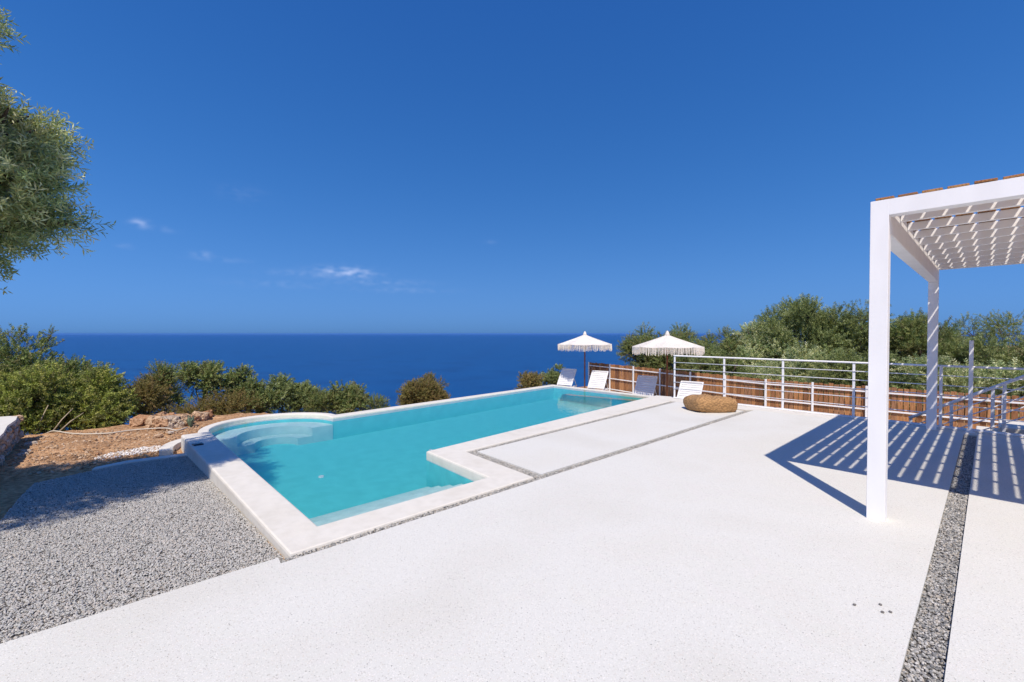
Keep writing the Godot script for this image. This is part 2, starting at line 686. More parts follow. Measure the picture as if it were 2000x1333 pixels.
# ------------------------------------------------------------------ deck
func deck() -> void:
	var d := thing("deck", "white washed pebble deck in large panels", "", Vector3.ZERO, 0.0, "", "structure")
	var polys := [
		[Vector2(-8, -3.44), Vector2(0.91, -3.345), Vector2(0.90, -3.25), Vector2(9.78, -3.25), Vector2(9.78, -0.262), Vector2(-8, -0.262)],
		[Vector2(-8, -0.122), Vector2(9.78, -0.122), Vector2(9.78, 7), Vector2(-8, 7)],
		[Vector2(3.58, -3.36), Vector2(9.50, -3.36), Vector2(9.62, -4.85), Vector2(3.66, -4.585)],
	]
	for p in polys:
		part(d, "panel", slab_mesh(PackedVector2Array(p), -0.35, 0.0), M.screed)
	var k := thing("deck_edge", "pale concrete border of the deck under the white railing", "", Vector3.ZERO, 0.0, "", "structure")
	part(k, "border", slab_mesh(PackedVector2Array([Vector2(9.78, -3.25), Vector2(9.62, -3.36), Vector2(9.62, -5.0), Vector2(10.18, -5.03), Vector2(10.42, -5.03), Vector2(10.42, 7), Vector2(9.78, 7)]), -1.0, 0.003), M.plaster)

# ------------------------------------------------------------------ pool
var inner_line := PackedVector2Array()

func pool() -> void:
	var t := thing("swimming_pool", "turquoise infinity pool with pale plaster coping, rounded corner and entry steps", "pool")
	# stations round the pool: outer edge, inner edge, height of the coping
	var s := []
	s.append([Vector2(0.985, -3.34), Vector2(1.30, -3.69), 0.0])
	s.append([Vector2(3.46, -3.36), Vector2(3.09, -3.69), 0.0])
	s.append([Vector2(3.56, -4.70), Vector2(3.18, -5.06), 0.0])
	s.append([Vector2(10.40, -5.04), Vector2(10.27, -5.72), 0.0])
	s.append([Vector2(10.42, -5.10), Vector2(10.275, -5.78), -0.045])
	s.append([Vector2(10.47, -9.36), Vector2(10.30, -9.13), -0.045])
	s.append([Vector2(3.44, -8.745), Vector2(3.285, -8.50), -0.035])
	for k in 25:
		var a := deg_to_rad(18.0 + 162.0 * k / 24.0)
		var d := Vector2(cos(a), -sin(a))
		s.append([Vector2(2.30, -8.45) + d * 1.135, Vector2(2.30, -8.45) + d * 0.98, -0.015])
	s.append([Vector2(0.945, -8.42), Vector2(1.318, -8.42), 0.0])
	var st := tool()
	var n := s.size()
	for i in n:
		var a: Array = s[i]
		var b: Array = s[(i + 1) % n]
		var pa := coping_profile(a)
		var pb := coping_profile(b)
		for k in pa.size() - 1:
			var mid: Vector3 = (pa[k] + pa[k + 1] + pb[k] + pb[k + 1]) / 4.0
			var body: Vector3 = (Vector3(a[0].x + a[1].x, 0, a[0].y + a[1].y) + Vector3(b[0].x + b[1].x, 0, b[0].y + b[1].y)) / 4.0
			body.y = -0.3 if k in [0, pa.size() - 2] else -0.2
			if k == 0 or k == pa.size() - 2:
				body.y = mid.y
			facing(st, [pa[k], pb[k], pb[k + 1], pa[k + 1]], mid - body)
	part(t, "coping", done(st), M.plaster)
	for q in s:
		inner_line.append(q[1])
	# walls of the basin below the coping, and its sloping floor
	st = tool()
	for i in n:
		var a: Vector2 = s[i][1]
		var b: Vector2 = s[(i + 1) % n][1]
		var e := b - a
		var o := Vector3(-e.y, 0, e.x)
		var probe := (a + b) / 2.0 + Vector2(o.x, o.z).normalized() * 0.001
		if not Geometry2D.is_point_in_polygon(probe, inner_line):
			o = -o
		facing(st, [Vector3(a.x, -1.0, a.y), Vector3(b.x, -1.0, b.y), Vector3(b.x, -0.12, b.y), Vector3(a.x, -0.12, a.y)], o)
	part(t, "basin_wall", done(st), M.basin)
	st = tool()
	var idx := Geometry2D.triangulate_polygon(inner_line)
	for k in range(0, idx.size(), 3):
		var p := []
		for m in 3:
			var v := inner_line[idx[k + m]]
			p.append(Vector3(v.x, floor_y(v.y), v.y))
		facing(st, p, Vector3.UP)
	part(t, "basin_floor", done(st), M.basin)
	# entry steps across the near end
	for k in 5:
		var z1 := -3.692 - 0.235 * k
		var top := WATER - 0.055 - 0.07 * k
		var bx := box_mesh(Vector3(1.784, top + 0.98, 0.235), 0.012)
		part(t, "step", bx, M.tread, Vector3(2.195, (top - 0.98) / 2.0, z1 - 0.1175))
	# benches in the rounded corner
	for q in [[0.976, 0.60, 0.12], [0.597, 0.34, 0.27]]:
		var poly := PackedVector2Array()
		for k in 25:
			var a := deg_to_rad(2.0 + 176.0 * k / 24.0)
			poly.append(Vector2(2.30 + q[0] * cos(a), -8.45 - q[0] * sin(a)))
		for k in 25:
			var a := deg_to_rad(178.0 - 176.0 * k / 24.0)
			poly.append(Vector2(2.30 + q[1] * cos(a), -8.45 - q[1] * sin(a)))
		part(t, "bench", slab_mesh(poly, -0.9, WATER - q[2]), M.tread)
	# white inlet fittings on the floor
	for p in [Vector2(2.36, -6.55), Vector2(4.3, -6.7)]:
		var lid := CylinderMesh.new()
		lid.top_radius = 0.035
		lid.bottom_radius = 0.04
		lid.height = 0.02
		part(t, "floor_inlet", lid, M.plastic, Vector3(p.x, floor_y(p.y) + 0.008, p.y))
	# the water: its surface, and its body as faintly cloudy turquoise
	st = tool()
	for k in range(0, idx.size(), 3):
		var p := []
		for m in 3:
			var v := inner_line[idx[k + m]]
			p.append(Vector3(v.x, WATER, v.y))
		facing(st, p, Vector3.UP)
	part(t, "water", done(st), M.water)
	var turn := 0.0873
	var ex := Vector3(cos(turn), 0, -sin(turn))
	var ez := Vector3(sin(turn), 0, cos(turn))
	var from := Vector3(3.285, 0, -8.50)
	var y1 := WATER - 0.004
	water_body(t, from + ex * ((-2.294 + 6.72) / 2.0) + ez * (4.65 / 2.0 + 0.005) + Vector3(0, (y1 - 0.95) / 2.0, 0), Vector3(6.72 + 2.294, y1 + 0.95, 4.65), turn)
	water_body(t, Vector3(2.30, (y1 - 0.6) / 2.0, -8.84), Vector3(1.62, y1 + 0.6, 0.80), turn)

func water_body(parent: Node, at: Vector3, size: Vector3, turn: float) -> void:
	var v := FogVolume.new()
	v.name = "water_body"
	v.size = size
	var f := FogMaterial.new()
	f.albedo = lin(0.02, 0.86, 0.95)
	f.density = 0.36
	v.material = f
	parent.add_child(v, true)
	v.position = at
	v.rotation.y = turn

func floor_y(z: float) -> float:
	return WATER - lerpf(0.54, 0.39, clampf((-z - 3.7) / 5.2, 0.0, 1.2))

func coping_profile(q: Array) -> Array:
	var o := Vector3(q[0].x, 0, q[0].y)
	var i := Vector3(q[1].x, 0, q[1].y)
	var d := (i - o).normalized()
	var y: float = q[2]
	var p := []
	for c in [[0.0, -1.1], [0.0, -0.022], [0.007, -0.006], [0.024, 0.0]]:
		p.append(o + d * c[0] + Vector3(0, (c[1] if c[1] < -1.0 else y + c[1]), 0))
	for c in [[0.024, 0.0], [0.007, -0.006], [0.0, -0.022], [0.0, -0.12]]:
		p.append(i - d * c[0] + Vector3(0, (c[1] if c[1] < -0.1 else y + c[1]), 0))
	return p

# ------------------------------------------------------------------ gravel
func scatter(called: String, label: String, poly: PackedVector2Array, count: int, lo: float, hi: float, level: Callable, tones: Array, lift: float) -> void:
	var box := Rect2(poly[0], Vector2.ZERO)
	for p in poly:
		box = box.expand(p)
	var holder := thing(called, label, "", Vector3.ZERO, 0.0, "", "stuff")
	var spots := []
	var guard := 0
	while spots.size() < count and guard < count * 30:
		guard += 1
		var p := box.position + Vector2(rng.randf(), rng.randf()) * box.size
		if Geometry2D.is_point_in_polygon(p, poly):
			spots.append(p)
	for k in 4:
		var mm := MultiMesh.new()
		mm.transform_format = MultiMesh.TRANSFORM_3D
		mm.use_colors = true
		mm.mesh = stone_mesh(Vector3(1.0, 0.62, 0.75), 0, 0.35, 200 + k)
		var mine := spots.slice(k * spots.size() / 4, (k + 1) * spots.size() / 4)
		mm.instance_count = mine.size()
		for i in mine.size():
			var p: Vector2 = mine[i]
			var r := lerpf(lo, hi, pow(rng.randf(), 1.6))
			var b := Basis.from_euler(Vector3(rng.randf_range(-0.6, 0.6), rng.randf() * TAU, rng.randf_range(-0.6, 0.6))).scaled(Vector3.ONE * r)
			mm.set_instance_transform(i, Transform3D(b, Vector3(p.x, level.call(p.x, p.y) + r * 0.25 + rng.randf() * lift, p.y)))
			var c: Vector3 = tones[rng.randi() % tones.size()]
			var v := rng.randf_range(0.88, 1.12)
			mm.set_instance_color(i, Color(c.x * v, c.y * v, c.z * v))
		var o := MultiMeshInstance3D.new()
		o.name = "pebbles"
		o.multimesh = mm
		o.material_override = M.pebble
		o.set_meta("kind", "stuff")
		holder.add_child(o, true)

func gravel() -> void:
	var area := PackedVector2Array([Vector2(0.97, -3.36), Vector2(0.955, -7.85), Vector2(0.31, -7.95), Vector2(-0.18, -7.80), Vector2(-0.54, -7.62), Vector2(-0.60, -6.99), Vector2(-0.66, -5.9), Vector2(-1.2, -5.4), Vector2(-3.2, -5.2), Vector2(-3.2, -3.40)])
	var lay := func(x: float, z: float) -> float: return ground_y(x, z) + 0.012
	# bed of grit under the pebbles
	var st := tool(true)
	var idx := Geometry2D.triangulate_polygon(area)
	for k in range(0, idx.size(), 3):
		var p := []
		for m in 3:
			var v := area[idx[k + m]]
			p.append(Vector3(v.x, ground_y(v.x, v.y) + 0.012, v.y))
		facing(st, p, Vector3.UP)
	solo("gravel_bed", done(st), M.grit, "bed of grey grit under the loose gravel beside the pool", "", Vector3.ZERO, "", "structure")
	var tones := [Vector3(0.447, 0.434, 0.413), Vector3(0.499, 0.486, 0.464), Vector3(0.387, 0.378, 0.362), Vector3(0.430, 0.430, 0.409), Vector3(0.490, 0.456, 0.421), Vector3(0.361, 0.361, 0.350), Vector3(0.516, 0.503, 0.480), Vector3(0.447, 0.404, 0.362)]
	scatter("gravel", "loose grey gravel between the pool wall and the deck", area, 150000, 0.0042, 0.0100, lay, tones, 0.008)
	var dark := [Vector3(0.30, 0.30, 0.29), Vector3(0.44, 0.43, 0.41), Vector3(0.18, 0.18, 0.18), Vector3(0.36, 0.34, 0.31), Vector3(0.54, 0.52, 0.49), Vector3(0.24, 0.24, 0.24), Vector3(0.40, 0.36, 0.31)]
	var flat := func(_x: float, _z: float) -> float: return -0.024
	var strips := [
		["grey pebble strip running through the deck beside the pergola post", [Vector2(-3, -0.26), Vector2(9.77, -0.26), Vector2(9.77, -0.124), Vector2(-3, -0.124)], 13000],
		["long thin grey pebble strip between the pool coping and the deck", [Vector2(0.92, -3.335), Vector2(0.92, -3.252), Vector2(9.77, -3.252), Vector2(9.50, -3.358), Vector2(3.47, -3.358), Vector2(1.0, -3.338)], 9000],
		["short cross strip of grey pebbles beside the pool entry", [Vector2(3.465, -3.358), Vector2(3.58, -3.358), Vector2(3.66, -4.585), Vector2(3.562, -4.69)], 1900],
		["thin grey pebble strip along the far half of the pool coping", [Vector2(3.562, -4.69), Vector2(3.66, -4.59), Vector2(9.62, -4.855), Vector2(9.62, -5.0)], 6500],
	]
	for q in strips:
		var poly := PackedVector2Array(q[1])
		var b := solo("strip_bed", slab_mesh(poly, -0.06, -0.026), M.grit, "grit bed under the " + q[0].substr(0, 40), "", Vector3.ZERO, "", "structure")
		b.set_meta("label", "grit bed below a pebble strip in the deck")
		scatter("pebble_strip", q[0], poly, int(q[2] * 1.6), 0.0045, 0.0110, flat, dark, 0.007)

# ------------------------------------------------------------------ lower terrace, pergola, railings
func lower_terrace() -> void:
	var t := thing("lower_terrace", "pale sunken terrace with the sun loungers beyond the pool", "", Vector3.ZERO, 0.0, "", "structure")
	part(t, "paving", slab_mesh(PackedVector2Array([Vector2(10.44, -12.8), Vector2(15.6, -12.8), Vector2(14.25, -4.3), Vector2(14.25, 7), Vector2(10.44, 7)]), -1.3, TERRACE), M.plaster)

func beam(parent: Node, called: String, a: Vector3, b: Vector3, m: Material, c := 0.006) -> MeshInstance3D:
	return part(parent, called, box_mesh((b - a).abs(), c), m, (a + b) / 2.0)

func pergola() -> void:
	var t := thing("pergola", "white steel pergola with wooden slats on its roof", "pergola", Vector3(4.79, 0, -0.635))
	t.position = Vector3.ZERO
	for x in [4.73, 9.83]:
		for z in [-0.695, 4.5]:
			beam(t, "post", Vector3(x, 0.0, z), Vector3(x + 0.12, 2.375 if x > 5.0 else 2.645, z + 0.12), M.paint, 0.002)
	beam(t, "beam", Vector3(4.7305, 2.517, -0.575), Vector3(4.85, 2.6445, 4.50), M.paint, 0.001)
	beam(t, "beam", Vector3(9.832, 2.572, -0.572), Vector3(9.948, 2.645, 4.497), M.paint)
	beam(t, "beam", Vector3(4.853, 2.377, -0.695), Vector3(9.95, 2.645, -0.575), M.paint)
	beam(t, "beam", Vector3(4.853, 2.377, 4.5), Vector3(9.95, 2.645, 4.62), M.paint)
	var purlin := box_mesh(Vector3(0.04, 0.078, 5.07), 0.004)
	for k in 9:
		part(t, "purlin", purlin, M.paint, Vector3(5.40 + 0.52 * k, 2.608, 1.9625))
	var slats := []
	for k in 4:
		slats.append(box_mesh(Vector3(5.225, 0.017, 0.118), 0.003))
	for k in 37:
		var o := part(t, "slat", slats[k % 4], M.slat_wood[(k * 7 + k / 3) % 4], Vector3(7.352 + rng.randf_range(-0.006, 0.006), 2.6575 + rng.randf_range(0.0, 0.003), -0.606 + 0.1425 * k))
		o.rotation.x = rng.randf_range(-0.02, 0.02)

func railing() -> void:
	var t := thing("railing", "long white steel railing along the edge of the deck", "railing")
	var post := box_mesh(Vector3(0.014, 1.0, 0.04), 0.003)
	for k in 10:
		part(t, "post", post, M.paint, Vector3(10.15, 0.503, -5.157 + 1.153 * k))
	var z0 := -5.18
	var z1 := 5.4
	beam(t, "handrail", Vector3(10.128, 1.004, z0), Vector3(10.172, 1.036, z1), M.paint, 0.012)
	for y in [0.863, 0.704, 0.547, 0.39, 0.232]:
		part(t, "rail", tube_mesh([Vector3(10.135, y, z0), Vector3(10.135, y, z1)], [0.0075, 0.0075], 8), M.paint)
	beam(t, "bottom_rail", Vector3(10.12, 0.004, z0), Vector3(10.18, 0.03, z1), M.paint)
	# lone slim post by the railing
	var p := thing("slim_post", "lone slim white post standing taller than the railing in pergola shade", "post", Vector3(10.02, 0.003, -0.20))
	part(p, "shaft", box_mesh(Vector3(0.05, 1.44, 0.05), 0.004), M.paint, Vector3(0, 0.72, 0))
	part(p, "base_plate", box_mesh(Vector3(0.11, 0.008, 0.11), 0.002), M.paint, Vector3(0, 0.004, 0))

func stairs() -> void:
	var t := thing("staircase", "white concrete stairs climbing from the sunken terrace", "stairs")
	for k in 5:
		var top := TERRACE + 0.17 * (k + 1)
		part(t, "step", box_mesh(Vector3(1.05, top - TERRACE, 0.28 if k < 4 else 3.2), 0.01), M.plaster, Vector3(11.5, (top + TERRACE) / 2.0, -0.86 + 0.28 * k + (1.46 if k == 4 else 0.0)))
	for side in [[10.92, "white sloping stair railing just behind the deck railing"]]:
		var x: float = side[0]
		var r := thing("stair_railing", side[1], "railing")
		var a := Vector3(x, 0.0, -1.0)
		var d := Vector3(0, 0.625, 1.0)
		part(r, "handrail", tube_mesh([a, a + d * 1.5], [0.026, 0.026], 10), M.paint)
		for k in 4:
			var low := a + Vector3(0, -0.165 * (k + 1), 0)
			part(r, "rail", tube_mesh([low, low + d * 1.5], [0.010, 0.010], 6), M.paint)
		for z in [-0.98, -0.45, 0.04, 0.17, 0.46]:
			var top: float = (z + 1.0) * 0.625
			part(r, "post", box_mesh(Vector3(0.014, top - TERRACE - 0.0, 0.045), 0.003), M.paint, Vector3(x + 0.016, (top + TERRACE) / 2.0, z))

# ------------------------------------------------------------------ fence
func fence() -> void:
	var t := thing("wooden_fence", "red-brown vertical board fence with white steel posts and rails", "fence")
	var line := [Vector3(15.2, 0.345, -11.5), Vector3(13.9, 0.25, -4.32), Vector3(13.9, 0.25, 6.5)]
	var boards := []
	for k in 5:
		boards.append(box_mesh(Vector3(0.098, 1.02 + 0.006 * k, 0.02), 0.003))
	var n := 0
	for s in 2:
		var a: Vector3 = line[s]
		var b: Vector3 = line[s + 1]
		var along := Vector3(b.x - a.x, 0, b.z - a.z)
		var len := along.length()
		var turn := atan2(-along.z, along.x)
		var u := 0.06
		while u < len - 0.02:
			var p := a.lerp(b, u / len)
			var bm: ArrayMesh = boards[(n * 3 + n / 5) % 5]
			var o := part(t, "board", bm, M.fence_wood[(n * 5 + n / 4 + n / 7) % 6], Vector3(p.x, p.y - 0.515 + rng.randf_range(-0.012, 0.012), p.z))
			o.rotation = Vector3(0, turn, rng.randf_range(-0.006, 0.006))
			u += 0.111 + (rng.randf_range(0.0, 0.004) if s == 0 or u < 5.0 else 0.008)
			n += 1
		# steel in front of the boards
		var side := Vector3(-0.045, 0, 0)
		var stops := []
		if s == 0:
			for k in 7:
				stops.append(k / 6.0)
		else:
			for k in range(1, 10):
				stops.append(k * 1.13 / len)
		for f in stops:
			var p := a.lerp(b, f)
			part(t, "post", box_mesh(Vector3(0.045, p.y + 0.015 - TERRACE, 0.045), 0.004), M.paint, Vector3(p.x - 0.05, (p.y + 0.015 + TERRACE) / 2.0, p.z), Vector3(0, turn, 0))
		for drop in [0.125, 0.56, 0.98]:
			var q1 := a + side + Vector3(0, -drop, 0)
			var q2 := b + side + Vector3(0, -drop, 0)
			var bar := part(t, "rail", box_mesh(Vector3(0.02, 0.036, (q2 - q1).length()), 0.003), M.paint)
			bar.look_at_from_position((q1 + q2) / 2.0, q2)

# ------------------------------------------------------------------ parasols, loungers, cushion
func parasols() -> void:
	parasol(Vector3(13.87, TERRACE, -10.72), "fringed white rope parasol standing nearer the open sea", 0.15)
	parasol(Vector3(13.15, TERRACE, -6.93), "fringed white rope parasol standing behind the end of the railing", 0.45)

func parasol(at: Vector3, label: String, turn: float) -> void:
	var t := thing("parasol", label, "parasol", at, turn, "fringed parasols by the loungers")
	var n := 8
	var rad := 1.04
	var rim := 1.99
	var top := 2.36
	part(t, "pole", tube_mesh([Vector3(0, 0.02, 0), Vector3(0, 1.2, 0), Vector3(0, 2.33, 0)], [0.028, 0.026, 0.024], 10), M.pole_wood)
	part(t, "base", tube_mesh([Vector3(0, 0.0, 0), Vector3(0, 0.05, 0), Vector3(0, 0.07, 0), Vector3(0, 0.25, 0)], [0.24, 0.24, 0.05, 0.04], 20), M.plaster)
	part(t, "finial", tube_mesh([Vector3(0, 2.33, 0), Vector3(0, 2.38, 0), Vector3(0, 2.41, 0), Vector3(0, 2.45, 0), Vector3(0, 2.49, 0)], [0.07, 0.075, 0.05, 0.045, 0.012], 12), M.rope)
	var st := tool(true)
	var rows := 7
	var grid := []
	for r in rows + 1:
		var f := float(r) / rows
		var ring := []
		for k in n * 6:
			var a := TAU * k / (n * 6)
			var seg := fposmod(a, TAU / n) - PI / n
			var flat := cos(PI / n) / cos(seg)
			var sag := -0.035 * sin(f * PI) * cos(seg * n / 2.0) - 0.03 * f * f * cos(seg * n / 2.0) * 0.6
			var rr := rad * f * lerpf(1.0, flat, 0.8) + 0.03
			ring.append(Vector3(cos(a) * rr, lerpf(top, rim, pow(f, 0.93)) + sag, sin(a) * rr))
		grid.append(ring)
	for r in rows:
		for k in n * 6:
			var k2 := (k + 1) % (n * 6)
			facing(st, [grid[r][k], grid[r][k2], grid[r + 1][k2], grid[r + 1][k]], Vector3.UP)
	part(t, "canopy", done(st), M.rope)
	for k in n:
		var a := TAU * k / n
		var d := Vector3(cos(a), 0, sin(a))
		part(t, "rib", tube_mesh([Vector3(0, 2.30, 0) + d * 0.03, Vector3(0, 1.955, 0) + d * 1.03], [0.009, 0.007], 6), M.pole_wood)
		part(t, "strut", tube_mesh([Vector3(0, 1.84, 0) + d * 0.03, Vector3(0, 2.115, 0) + d * 0.55], [0.007, 0.007], 6), M.pole_wood)
	part(t, "hub", tube_mesh([Vector3(0, 1.79, 0), Vector3(0, 1.88, 0)], [0.045, 0.045], 10), M.pole_wood)
	# cords hang from the rim
	st = tool()
	var rim_ring: Array = grid[rows]
	for k in n * 6:
		var p: Vector3 = rim_ring[k]
		var q: Vector3 = rim_ring[(k + 1) % (n * 6)]
		for m in 5:
			var c := p.lerp(q, (m + rng.randf_range(0.1, 0.9)) / 5.0)
			var ln := rng.randf_range(0.17, 0.25)
			var sway := Vector3(rng.randf_range(-0.02, 0.02), 0, rng.randf_range(-0.02, 0.02))
			add_tube(st, [c + Vector3(0, 0.01, 0), c + Vector3(0, -ln * 0.5, 0) + sway * 0.4, c + Vector3(0, -ln, 0) + sway], [0.008, 0.0085, 0.007], 4, false)
	part(t, "fringe", done(st), M.rope).set_meta("kind", "stuff")

func loungers() -> void:
	var spots := [
		[Vector3(13.35, TERRACE, -11.35), 0.18, 0.98, "white slatted sun lounger farthest along the row, left of the first parasol pole"],
		[Vector3(13.42, TERRACE, -9.90), 0.20, 0.98, "sunlit white sun lounger just right of the first parasol pole"],
		[Vector3(12.86, TERRACE, -7.62), 0.16, 1.0, "white slatted sun lounger in shade left of the second parasol pole"],
		[Vector3(12.50, TERRACE, -5.98), 0.14, 0.92, "sunlit white sun lounger behind the end post of the railing"],
	]
	for s in spots:
		lounger(s[0], s[1], s[2], s[3])

# foot towards -x, backrest raised at the +x end; origin under the hinge
func lounger(at: Vector3, turn: float, lean: float, label: String) -> void:
	var t := thing("sun_lounger", label, "sun lounger", at, turn, "white sun loungers on the sunken terrace")
	var seat := 0.36
	for s in [-1.0, 1.0]:
		part(t, "side_rail", box_mesh(Vector3(1.30, 0.07, 0.045), 0.012), M.plastic, Vector3(-0.62, seat - 0.03, s * 0.31))
		for x in [-1.15, 0.02]:
			var leg := tool()
			add_box(leg, Transform3D(Basis(), Vector3(0, seat / 2.0 - 0.033, 0)), Vector3(0.06, seat - 0.066, 0.04), 0.01)
			part(t, "leg", done(leg), M.plastic, Vector3(x, 0, s * 0.31))
	var slat := box_mesh(Vector3(0.072, 0.02, 0.575), 0.005)
	for k in 16:
		part(t, "seat_slat", slat, M.plastic, Vector3(-1.225 + 0.078 * k, seat - 0.012, 0))
	var back := Node3D.new()
	back.name = "backrest"
	t.add_child(back)
	back.position = Vector3(0.04, seat, 0)
	back.rotation.z = lean
	for s in [-1.0, 1.0]:
		part(back, "back_rail", box_mesh(Vector3(0.72, 0.045, 0.045), 0.012), M.plastic, Vector3(0.37, 0, s * 0.31))
	var bs := box_mesh(Vector3(0.067, 0.02, 0.575), 0.005)
	for k in 9:
		part(back, "back_slat", bs, M.plastic, Vector3(0.06 + 0.0765 * k, 0.004, 0))
	part(back, "head_bar", box_mesh(Vector3(0.05, 0.045, 0.665), 0.015), M.plastic, Vector3(0.745, 0, 0))
	# the stay that props the backrest
	for s in [-1.0, 1.0]:
		part(t, "stay", tube_mesh([Vector3(0.04 + 0.45 * cos(lean), seat + 0.45 * sin(lean), s * 0.27), Vector3(0.55, seat - 0.02, s * 0.27)], [0.012, 0.012], 6), M.plastic)
		part(t, "stay_rail", box_mesh(Vector3(0.56, 0.05, 0.035), 0.01), M.plastic, Vector3(0.31, seat - 0.035, s * 0.27))
		part(t, "leg", box_mesh(Vector3(0.05, seat - 0.06, 0.035), 0.01), M.plastic, Vector3(0.54, (seat - 0.06) / 2.0, s * 0.27))

func cushion() -> void:
	var st := tool(true)
	var nu := 56
	var nv := 28
	var soft := FastNoiseLite.new()
	soft.seed = 14
	soft.frequency = 1.6
	var grid := []
	for i in nv + 1:
		var v := -PI / 2 + PI * i / nv
		var row := []
		for j in nu:
			var u := TAU * j / nu
			var sq := func(x: float, e: float) -> float: return signf(x) * pow(absf(x), e)
			var cv: float = sq.call(cos(v), 0.42)
			var p := Vector3(0.46 * cv * sq.call(cos(u), 0.48), 0.162 * sq.call(sin(v), 0.62), 0.36 * cv * sq.call(sin(u), 0.48))
			# corners pulled thin, as a filled sack has
			var corner := absf(p.x / 0.46) * absf(p.z / 0.36)
			p.y *= 1.0 - 0.5 * corner * corner
			p.y += soft.get_noise_3dv(p * 1.4) * 0.05 - 0.03 * p.x
			p += p.normalized() * soft.get_noise_3dv(p * 3.0 + Vector3(9, 0, 0)) * 0.03
			if p.y < -0.125:
				p.y = -0.125 - (-0.125 - p.y) * 0.15
			row.append(p)
		grid.append(row)
	for i in nv:
		for j in nu:
			var j2 := (j + 1) % nu
			var q := [grid[i][j], grid[i + 1][j], grid[i + 1][j2], grid[i][j2]]
			var mid: Vector3 = (q[0] + q[1] + q[2] + q[3]) / 4.0
			if (q[0] - q[1]).length() < 0.0001 or (q[0] - q[3]).length() < 0.0001:
				facing(st, [q[0], q[1], q[2]], mid)
			elif (q[1] - q[2]).length() < 0.0001:
				facing(st, [q[0], q[1], q[3]], mid)
			else:
				facing(st, q, mid)
	var t := thing("floor_cushion", "woven tan rattan floor cushion lying on the deck near the pool", "cushion", Vector3(9.08, 0.1275, -3.86), -0.62)
	part(t, "cover", done(st), M.rattan)

# ------------------------------------------------------------------ plants
# a twig: thin stem along y with leaves; folded two-triangle leaves
func twig_mesh(length: float, leaves: int, leaf_len: float, leaf_wide: float, spread: float, sd: int, stem := true) -> ArrayMesh:
	var r := RandomNumberGenerator.new()
	r.seed = sd
	var st := tool()
	st.set_color(Color.WHITE)
	var bend := Vector3(r.randf_range(-0.25, 0.25), 0, r.randf_range(-0.25, 0.25))
	var at := func(f: float) -> Vector3: return Vector3(0, length * f, 0) + bend * length * f * f
	if stem:
		st.set_color(Color(0.75, 0.62, 0.45))
		for k in 2:
			var a: Vector3 = at.call(k * 0.5)
			var b: Vector3 = at.call(k * 0.5 + 0.5)
			var w := length * 0.012
			tri(st, a + Vector3(w, 0, 0), a - Vector3(w, 0, 0), b)
			tri(st, a + Vector3(0, 0, w), a - Vector3(0, 0, w), b)
	for k in leaves:
		var f := 0.12 + 0.88 * (k + r.randf()) / leaves
		var p: Vector3 = at.call(f)
		var a := k * 2.4 + r.randf_range(-0.4, 0.4)
		var out := Vector3(cos(a), 0, sin(a))
		var dir := (out * spread + Vector3.UP * r.randf_range(0.45, 1.0)).normalized()
		var ln := leaf_len * r.randf_range(0.7, 1.15)
		var w := dir.cross(Vector3(r.randf_range(-1, 1), r.randf_range(-1, 1), r.randf_range(-1, 1))).normalized() * leaf_wide * 0.5
		var nrm := dir.cross(w).normalized()
		var m := p + dir * ln * 0.45 + nrm * leaf_wide * 0.12
		var v := r.randf_range(0.82, 1.2)
		st.set_color(Color(v, v, v * r.randf_range(0.85, 1.05)))
		tri(st, p, m + w, p + dir * ln)
		tri(st, p, p + dir * ln, m - w)
	return done(st)

var gaps := FastNoiseLite.new()

# clumps: [centre, radii]; twigs fill them, thicker towards the outside, with gaps
func crown(parent: Node, called: String, clumps: Array, twigs: int, mesh: Mesh, size: Vector2, tones: Array, gap: float, freq: float) -> void:
	gaps.seed = 11
	gaps.frequency = freq
	gaps.fractal_octaves = 2
	var weight := []
	var total := 0.0
	for c in clumps:
		var r: Vector3 = c[1]
		total += pow(r.x * r.y * r.z, 0.72)
		weight.append(total)
	var xf := []
	var col := []
	var guard := 0
	while xf.size() < twigs and guard < twigs * 12:
		guard += 1
		var pick := rng.randf() * total
		var n := 0
		while weight[n] < pick:
			n += 1
		var c: Array = clumps[n]
		var d := Vector3(rng.randfn(), rng.randfn(), rng.randfn()).normalized()
		var r := pow(rng.randf(), 0.42)
		var p: Vector3 = c[0] + d * c[1] * r
		var g := gaps.get_noise_3dv(p)
		if g < gap:
			continue
		# the outline bulges and dents
		p += d * g * 0.35 * c[1].x
		var y := (d * 0.75 + Vector3(0, 0.35, 0) + Vector3(rng.randfn(), rng.randfn(), rng.randfn()) * 0.42).normalized()
		var x := y.cross(Vector3(rng.randfn(), rng.randfn(), rng.randfn())).normalized()
		var s := rng.randf_range(size.x, size.y)
		xf.append(Transform3D(Basis(x, y, x.cross(y)).scaled_local(Vector3.ONE * s), p))
		var t: Vector3 = tones[rng.randi() % tones.size()]
		var v := rng.randf_range(0.8, 1.25) * (1.0 + 0.25 * g)
		col.append(Color(t.x * v, t.y * v, t.z * v))
	var mm := MultiMesh.new()
	mm.transform_format = MultiMesh.TRANSFORM_3D
	mm.use_colors = true
	mm.mesh = mesh
	mm.instance_count = xf.size()
	for i in xf.size():
		mm.set_instance_transform(i, xf[i])
		mm.set_instance_color(i, col[i])
	var o := MultiMeshInstance3D.new()
	o.name = called
	o.multimesh = mm
	o.material_override = M.leaf
	o.set_meta("kind", "stuff")
	parent.add_child(o, true)

